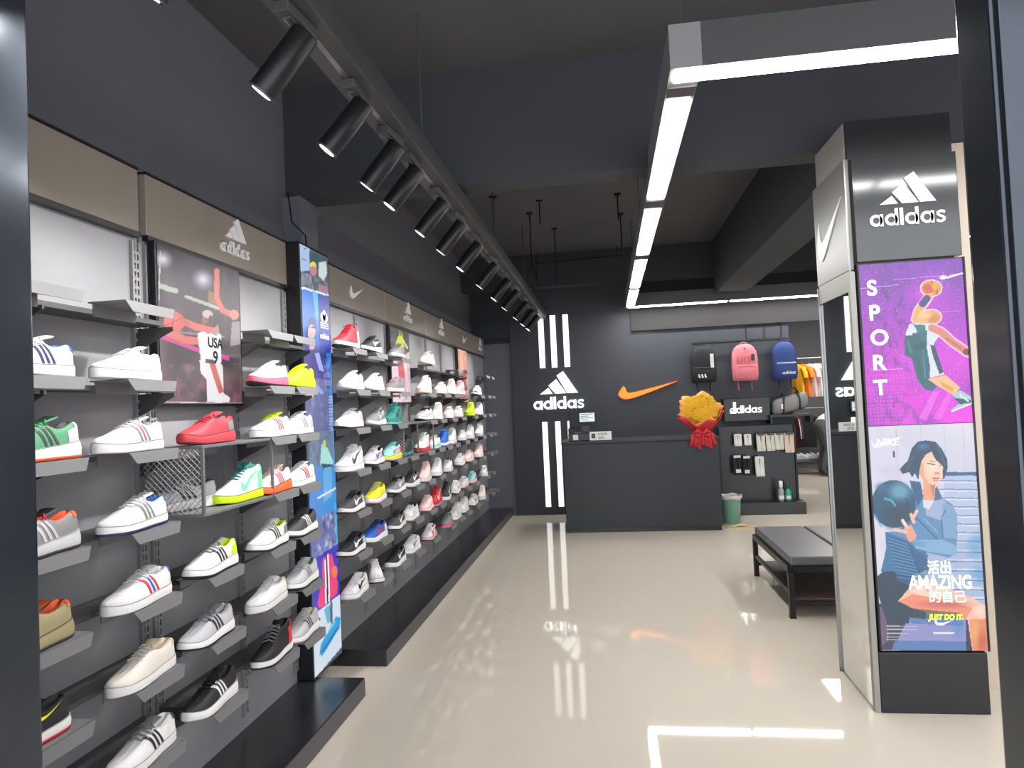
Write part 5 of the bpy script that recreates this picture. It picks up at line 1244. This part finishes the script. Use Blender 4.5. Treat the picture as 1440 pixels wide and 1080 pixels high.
FAR = {
 1: [('red and white sneaker', dict(st='high', up='r', mid='w', out='k', panel='w', lin='r', heel='p')), ('black and white sneaker', dict(st='runner', up='k', mid='w', out='k', acc='w', kind='t', lin='dg')), ('grey sneaker in front of the poster', dict(up='g', mid='w', out='g')), ('pale pink white sneaker', dict(st='runner', up='pp', mid='w', out='lg', acc='lg', kind='t'))],
 2: [('white runner with lilac lining', dict(st='runner', up='w', mid='w', out='lg', lin='lg', acc='lg', kind='t')), ('plain white runner', dict(st='runner', up='w', mid='w', out='lg')), ('grey pink patterned sneaker', dict(up='g', mid='pp', out='pp', lace='p', lin='dg')), ('white sneaker with cream sole', dict(st='high', up='w', mid='c', out='c')), ('white low sneaker', dict(up='w', mid='w', out='c')), ('small white sneaker', dict(st='high', up='w', mid='w', out='w')), ('pink sneaker', dict(st='high', up='p', mid='w', out='p')), ('white and dark sneaker', dict(st='runner', up='w', mid='w', out='k', heel='k', toe='dg'))],
 3: [('white runner with pink heel', dict(st='runner', up='w', mid='w', out='k', panel='p', heel='p', lin='pp')), ('dark grey and white sneaker', dict(st='runner', up='g', mid='w', out='g', acc='lg', kind='t', lin='lg')), ('teal sneaker', dict(st='high', up='tl', mid='tl', out='aq', acc='k', kind='t', lin='k')), ('grey lilac sneaker', dict(st='runner', up='lg', mid='w', out='k', lin='k', lace='k')), ('white sneaker with tan tongue', dict(st='high', up='w', mid='w', out='w', tong='c', lin='c')), ('pale cream pink sneaker', dict(up='pp', mid='w', out='w', lin='c')), ('white sneaker beside the lime one', dict(up='w', mid='w', out='p')), ('fluorescent lime sneaker', dict(st='high', up='li', mid='li', out='li')), ('white sneaker after the lime one', dict(st='high', up='w', mid='w', out='lg'))],
 4: [('white high sneaker with grey tick', dict(st='high', up='w', mid='w', out='w', acc='dg', kind='t')), ('white multicolour runner', dict(st='runner', up='lg', mid='w', out='k', panel='dg', lin='k', acc='pu', kind='t')), ('lime and pink runner', dict(st='runner', up='aq', mid='y', out='w', panel='hp', lin='mint', acc='hp', kind='t')), ('black and teal sneaker in mesh box', dict(st='high', up='k', mid='tl', out='n', panel='tl', lin='k')), ('red and white sneaker in mesh box', dict(st='high', up='w', mid='r', out='r', panel='r', lin='rd')), ('white and aqua sneaker', dict(up='w', mid='aq', out='w')), ('bright blue sneaker', dict(st='high', up='b', mid='w', out='sky', lin='b')), ('white and pink sneaker', dict(st='high', up='w', mid='w', out='p', panel='p')), ('white sneaker with dark sole', dict(up='w', mid='w', out='k')), ('slim white sneaker', dict(st='high', up='w', mid='w', out='p')), ('white lilac sneaker', dict(st='high', up='w', mid='lg', out='lg'))],
 5: [('dark grey runner with white tick', dict(st='runner', up='dg', mid='w', out='k', acc='w', kind='t', lin='k', lace='k', panel='lg')), ('bright yellow runner', dict(st='runner', up='y', mid='w', out='p', lin='y', lace='c')), ('grey runner with white tick', dict(st='runner', up='g', mid='w', out='k', acc='w', kind='t', lin='k', lace='k')), ('black and white runner', dict(st='runner', up='dg', mid='w', out='w', acc='w', kind='t', lin='k')), ('pale pink sneaker', dict(st='high', up='pp', mid='w', out='pp')), ('white sneaker with lilac shade', dict(st='high', up='w', mid='w', out='dg', heel='lg')), ('white sneaker with navy collar', dict(up='w', mid='w', out='w', lin='n', tong='n', heel='n')), ('white low runner', dict(st='runner', up='w', mid='w', out='g', lin='n')), ('pink white sneaker', dict(st='runner', up='pp', mid='w', out='p')), ('pale rose sneaker', dict(st='high', up='pp', mid='w', out='pp', lin='p'))],
 6: [('black runner with white tick', dict(st='runner', up='k', mid='w', out='k', acc='w', kind='t', lin='k', panel='lg')), ('navy, red and white runner', dict(st='runner', up='b', mid='w', out='w', panel='w', acc='r', kind='t', lin='n', tong='n', lace='n')), ('charcoal runner with white sole', dict(st='runner', up='dg', mid='w', out='k', acc='w', kind='t', lin='k', lace='k')), ('white runner with black collar', dict(st='runner', up='w', mid='w', out='lg', lin='k', tong='k', acc='lg', kind='t')), ('dusty pink runner', dict(st='runner', up='pp', mid='pp', out='r', lin='w')), ('scarlet sneaker', dict(st='high', up='r', mid='r', out='w', acc='w', kind='t')), ('black sneaker with white tick', dict(st='high', up='k', mid='w', out='w', acc='w', kind='t')), ('white sneaker with red line', dict(st='runner', up='w', mid='w', out='k', acc='r', kind='t')), ('plain white low sneaker', dict(up='w', mid='w', out='r')), ('aqua and pink sneaker', dict(st='runner', up='aq', mid='p', out='p')), ('white and black sneaker at the end', dict(st='runner', up='w', mid='w', out='w', acc='k', kind='t', lin='k'))],
 7: [('white runner with black tick', dict(st='runner', up='w', mid='w', out='lg', acc='k', kind='t', lin='w')), ('white runner turned toe outward', dict(st='runner', up='w', mid='w', out='k', lin='iv')), ('black runner with white tick', dict(st='runner', up='k', mid='w', out='w', acc='w', kind='t', lin='k')), ('white sneaker with grey tick', dict(st='runner', up='w', mid='w', out='lg', acc='g', kind='t')), ('red and white runner', dict(st='runner', up='w', mid='p', out='k', acc='r', kind='t', lin='r', panel='r', heel='r')), ('grey and pink sneaker', dict(up='g', mid='hp', out='lg', lin='dg')), ('white high sneaker', dict(st='high', up='w', mid='w', out='w', acc='lg', kind='t')), ('white sneaker with dark sole', dict(st='high', up='w', mid='w', out='k')), ('white sneaker with black tick', dict(st='runner', up='w', mid='w', out='k', acc='k', kind='t')), ('ivory sneaker', dict(st='high', up='iv', mid='w', out='w'))]}
rnd = random.Random(11)
for r in FAR:
    for i, ((d, k), y) in enumerate(zip(FAR[r], FAR_HEELS[r])):
        k = dict(k); st = k.pop('st', 'court'); rz = rnd.uniform(-.10, .06)
        yy = y + .04
        if 'turned toe' in d: rz = .42; yy = y + .01
        shoe(SX + (.0 if 'turned' not in d else -.06), yy, RZ[r - 1], rz, '%s, %s shelf row, %s past the blue lightbox' % (d, ROW[r - 1], FORD[i]), st, group='shoes past the blue lightbox', **k)
for i in range(3):
    lab = ['first', 'second', 'third'][i]
    shoe(3.40 + i * .19, 13.40, .27, .9, '%s white shoe on the low bench under the clothes rail' % lab, 'runner', 'w', 'w', 'lg', group='white shoes on the low bench')
